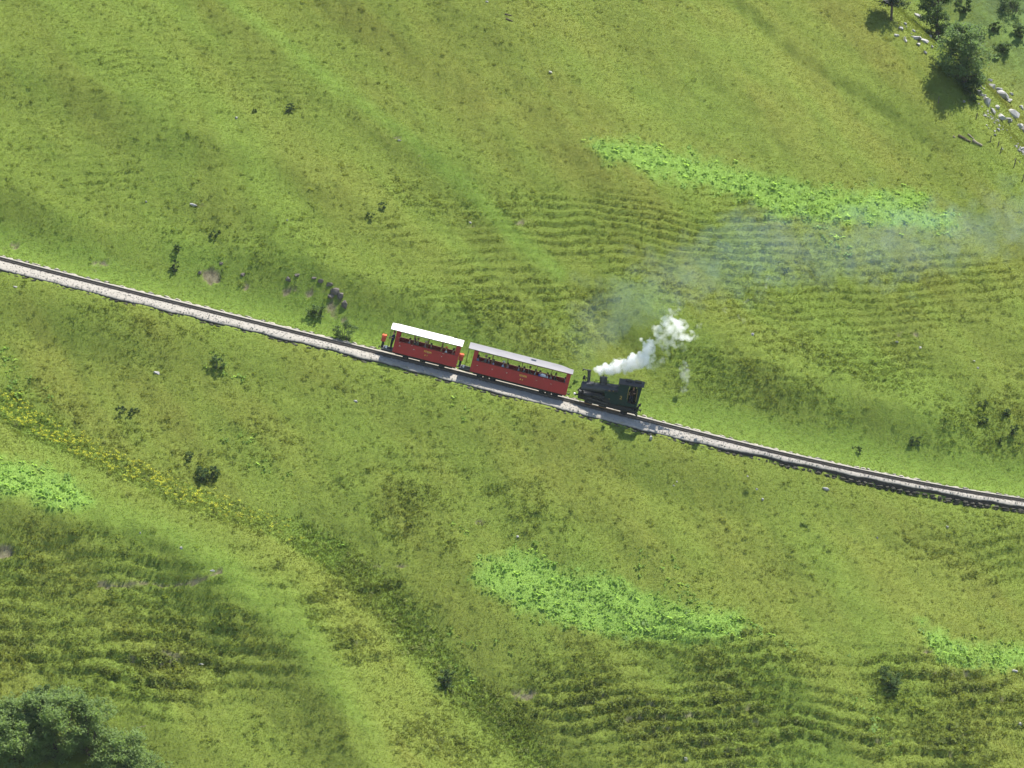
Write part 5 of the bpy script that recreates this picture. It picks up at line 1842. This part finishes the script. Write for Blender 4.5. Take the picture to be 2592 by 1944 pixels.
# ------------------------------------------------------------------ steam and smoke
def at_plane(px, py, yw):
    d = ray(px, py)
    t = (yw - CC[1]) / d[1]
    return np.array([CC[0] + t * d[0], yw, CC[2] + t * d[2]])


def vapour(name, pts, rad, density, voxel, mat, label=None):
    me = bpy.data.meshes.new(name)
    n_ = len(pts)
    me.vertices.add(n_)
    me.vertices.foreach_set("co", np.asarray(pts, dtype=np.float32).ravel())
    me.attributes.new("rad", 'FLOAT', 'POINT').data.foreach_set("value", np.asarray(rad, dtype=np.float32))
    me.materials.append(mat)
    o = put(me, name)
    g = bpy.data.node_groups.new(name + "_volume", 'GeometryNodeTree')
    g.interface.new_socket(name="Geometry", in_out='INPUT', socket_type='NodeSocketGeometry')
    g.interface.new_socket(name="Geometry", in_out='OUTPUT', socket_type='NodeSocketGeometry')
    gi, go = g.nodes.new("NodeGroupInput"), g.nodes.new("NodeGroupOutput")
    mp = g.nodes.new("GeometryNodeMeshToPoints")
    a = g.nodes.new("GeometryNodeInputNamedAttribute")
    a.data_type = 'FLOAT'
    a.inputs[0].default_value = "rad"
    pv = g.nodes.new("GeometryNodePointsToVolume")
    pv.resolution_mode = 'VOXEL_SIZE'
    pv.inputs['Density'].default_value = density
    pv.inputs['Voxel Size'].default_value = voxel
    sm = g.nodes.new("GeometryNodeSetMaterial")
    sm.inputs['Material'].default_value = mat
    g.links.new(gi.outputs[0], mp.inputs['Mesh'])
    g.links.new(a.outputs[0], mp.inputs['Radius'])
    g.links.new(mp.outputs[0], pv.inputs['Points'])
    g.links.new(a.outputs[0], pv.inputs['Radius'])
    g.links.new(pv.outputs[0], sm.inputs['Geometry'])
    g.links.new(sm.outputs[0], go.inputs[0])
    o.modifiers.new("volume", 'NODES').node_group = g
    return tag(o, label, None, None, 'stuff')


def vapour_material(name, col, aniso, nscale, lo, hi, absorb=(0, 0, 0), dens=1.0):
    m, t, out = nt_new(name)
    pv = t.nodes.new("ShaderNodeVolumePrincipled")
    at = t.nodes.new("ShaderNodeAttribute")
    at.attribute_name = "density"
    geo = t.nodes.new("ShaderNodeNewGeometry")
    n_ = maprange(t, tnoise(t, nscale, 4, 0.62, geo.outputs['Position']), lo, hi)
    mu = t.nodes.new("ShaderNodeMath")
    mu.operation = 'MULTIPLY'
    t.links.new(at.outputs['Fac'], mu.inputs[0])
    t.links.new(n_, mu.inputs[1])
    t.links.new(mu.outputs[0], pv.inputs['Density'])
    pv.inputs['Density Attribute'].default_value = ""
    pv.inputs['Color'].default_value = tuple(col) + (1,)
    pv.inputs['Absorption Color'].default_value = tuple(absorb) + (1,)
    pv.inputs['Anisotropy'].default_value = aniso
    t.links.new(pv.outputs[0], out.inputs['Volume'])
    return m


rs = np.random.default_rng(21)
DENSE = [(1512, 934, 7), (1520, 938, 9), (1531, 936, 11), (1543, 935, 11), (1556, 933, 12), (1556, 915, 6), (1569, 928, 12), (1582, 925, 13), (1596, 920, 14), (1608, 910, 14), (1618, 922, 12), (1632, 900, 12), (1630, 914, 12), (1641, 882, 12), (1646, 868, 8),
         (1624, 860, 5), (1632, 872, 7), (1650, 878, 7), (1600, 934, 7)]
LOOSE = [(1690, 803, 8), (1686, 815, 9), (1697, 822, 13), (1710, 826, 14), (1722, 823, 11), (1705, 838, 13), (1692, 842, 11), (1664, 835, 9), (1668, 850, 9), (1676, 862, 9), (1712, 852, 11), (1730, 850, 10), (1744, 855, 9), (1752, 844, 6), (1684, 876, 8), (1705, 868, 8), (1650, 905, 9),
         (1655, 862, 7), (1640, 922, 8), (1585, 940, 6), (1568, 915, 6), (1700, 835, 10), (1716, 836, 10)]
WISP = [(1716, 780, 7), (1719, 768, 5), (1708, 790, 7), (1681, 755, 5), (1716, 758, 4), (1731, 927, 9), (1735, 945, 10), (1737, 962, 10), (1732, 984, 8), (1770, 826, 6), (1690, 895, 8), (1680, 910, 7), (1939, 724, 5), (1943, 708, 5), (1946, 698, 4), (1930, 740, 5), (1885, 762, 6), (1870, 800, 5), (1880, 812, 5), (1836, 786, 6),
        (1700, 790, 8), (1760, 856, 7), (1725, 880, 9), (1655, 930, 9), (1672, 920, 8), (1540, 950, 5)]


def puffs(tab, k, spread, rmin, rmax, y0, dy):
    P, R_ = [], []
    for (px, py, r) in tab:
        rw = r / 28.6
        c = at_plane(px, py, y0 + dy * (px - 1510) / 240.0)
        for _ in range(k):
            d = rs.normal(0, 1, 3)
            d *= spread * rw * rs.random() ** .4 / max(1e-6, np.linalg.norm(d))
            P.append(c + d)
            R_.append(rw * rs.uniform(rmin, rmax))
    return np.array(P), np.array(R_)


P_, R_ = puffs(DENSE, 22, 1.05, 0.35, 0.80, -0.7, 0.7)
vapour("steam", P_, R_, 4.5, 0.05, vapour_material("steam_dense", (0.98, 0.98, 0.98), 0.2, 2.0, 0.32, 0.62))
P_, R_ = puffs(LOOSE, 24, 1.25, 0.40, 1.0, -0.7, 0.7)
vapour("steam", P_, R_, 3.0, 0.06, vapour_material("steam_loose", (0.98, 0.98, 0.98), 0.2, 1.7, 0.44, 0.76))
P_, R_ = puffs(WISP, 14, 1.3, 0.3, 0.8, -0.7, 0.7)
vapour("steam", P_, R_, 0.7, 0.07, vapour_material("steam_wisp", (0.97, 0.98, 1.0), 0.2, 1.8, 0.36, 0.66))
# thin blue smoke that has drifted off over the slope
ARC = [(1476, 915, 8), (1482, 895, 12), (1492, 868, 22), (1512, 835, 32), (1545, 795, 42), (1590, 762, 50), (1640, 735, 55), (1700, 712, 55), (1770, 690, 62), (1850, 660, 75), (1930, 645, 85), (2010, 648, 80), (2090, 650, 75), (2170, 650, 75), (2250, 640, 80), (2330, 625, 80), (2400, 610, 75), (2480, 580, 75), (2560, 555, 80), (2640, 540, 80), (2200, 600, 80), (2280, 570, 80), (1900, 600, 60), (1980, 590, 60)]
P_, R_ = [], []
for (px, py, r) in ARC:
    rw = r / 28.6
    c = at_plane(px, py, 0.6 + 2.2 * min(1, (px - 1476) / 200.0))
    for _ in range(150):
        d = rs.normal(0, 1, 3) * np.array([1.0, .5, .48]) * rw
        P_.append(c + d)
        R_.append(rs.uniform(.22, .50) * (0.35 + 0.65 * min(1, rw / 1.5)) * 1.6)
vapour("smoke", np.array(P_), np.array(R_), 0.029, 0.16, vapour_material("blue_smoke", (0.44, 0.66, 0.98), 0.0, 0.20, -0.1, 0.95))

# ------------------------------------------------------------------ the air between
_lo = Vector((float(GX.min()) - 5, min(float(GY.min()), CC[1]) - 20, float(GZ.min()) - 1.0))
_hi = Vector((float(GX.max()) + 5, float(GY.max()) + 5, max(float(GZ.max()), CC[2]) + 5.0))
hz_box = MB().box(tuple((_lo + _hi) / 2), tuple(_hi - _lo))
air, _t, _o = nt_new("air")
_v = _t.nodes.new("ShaderNodeVolumePrincipled")
_v.inputs['Density'].default_value = 0.00004
_v.inputs['Color'].default_value = (0.86, 0.92, 1.0, 1)
_v.inputs['Density Attribute'].default_value = ""
_t.links.new(_v.outputs[0], _o.inputs['Volume'])
tag(hz_box.build("haze", air), kind='stuff')
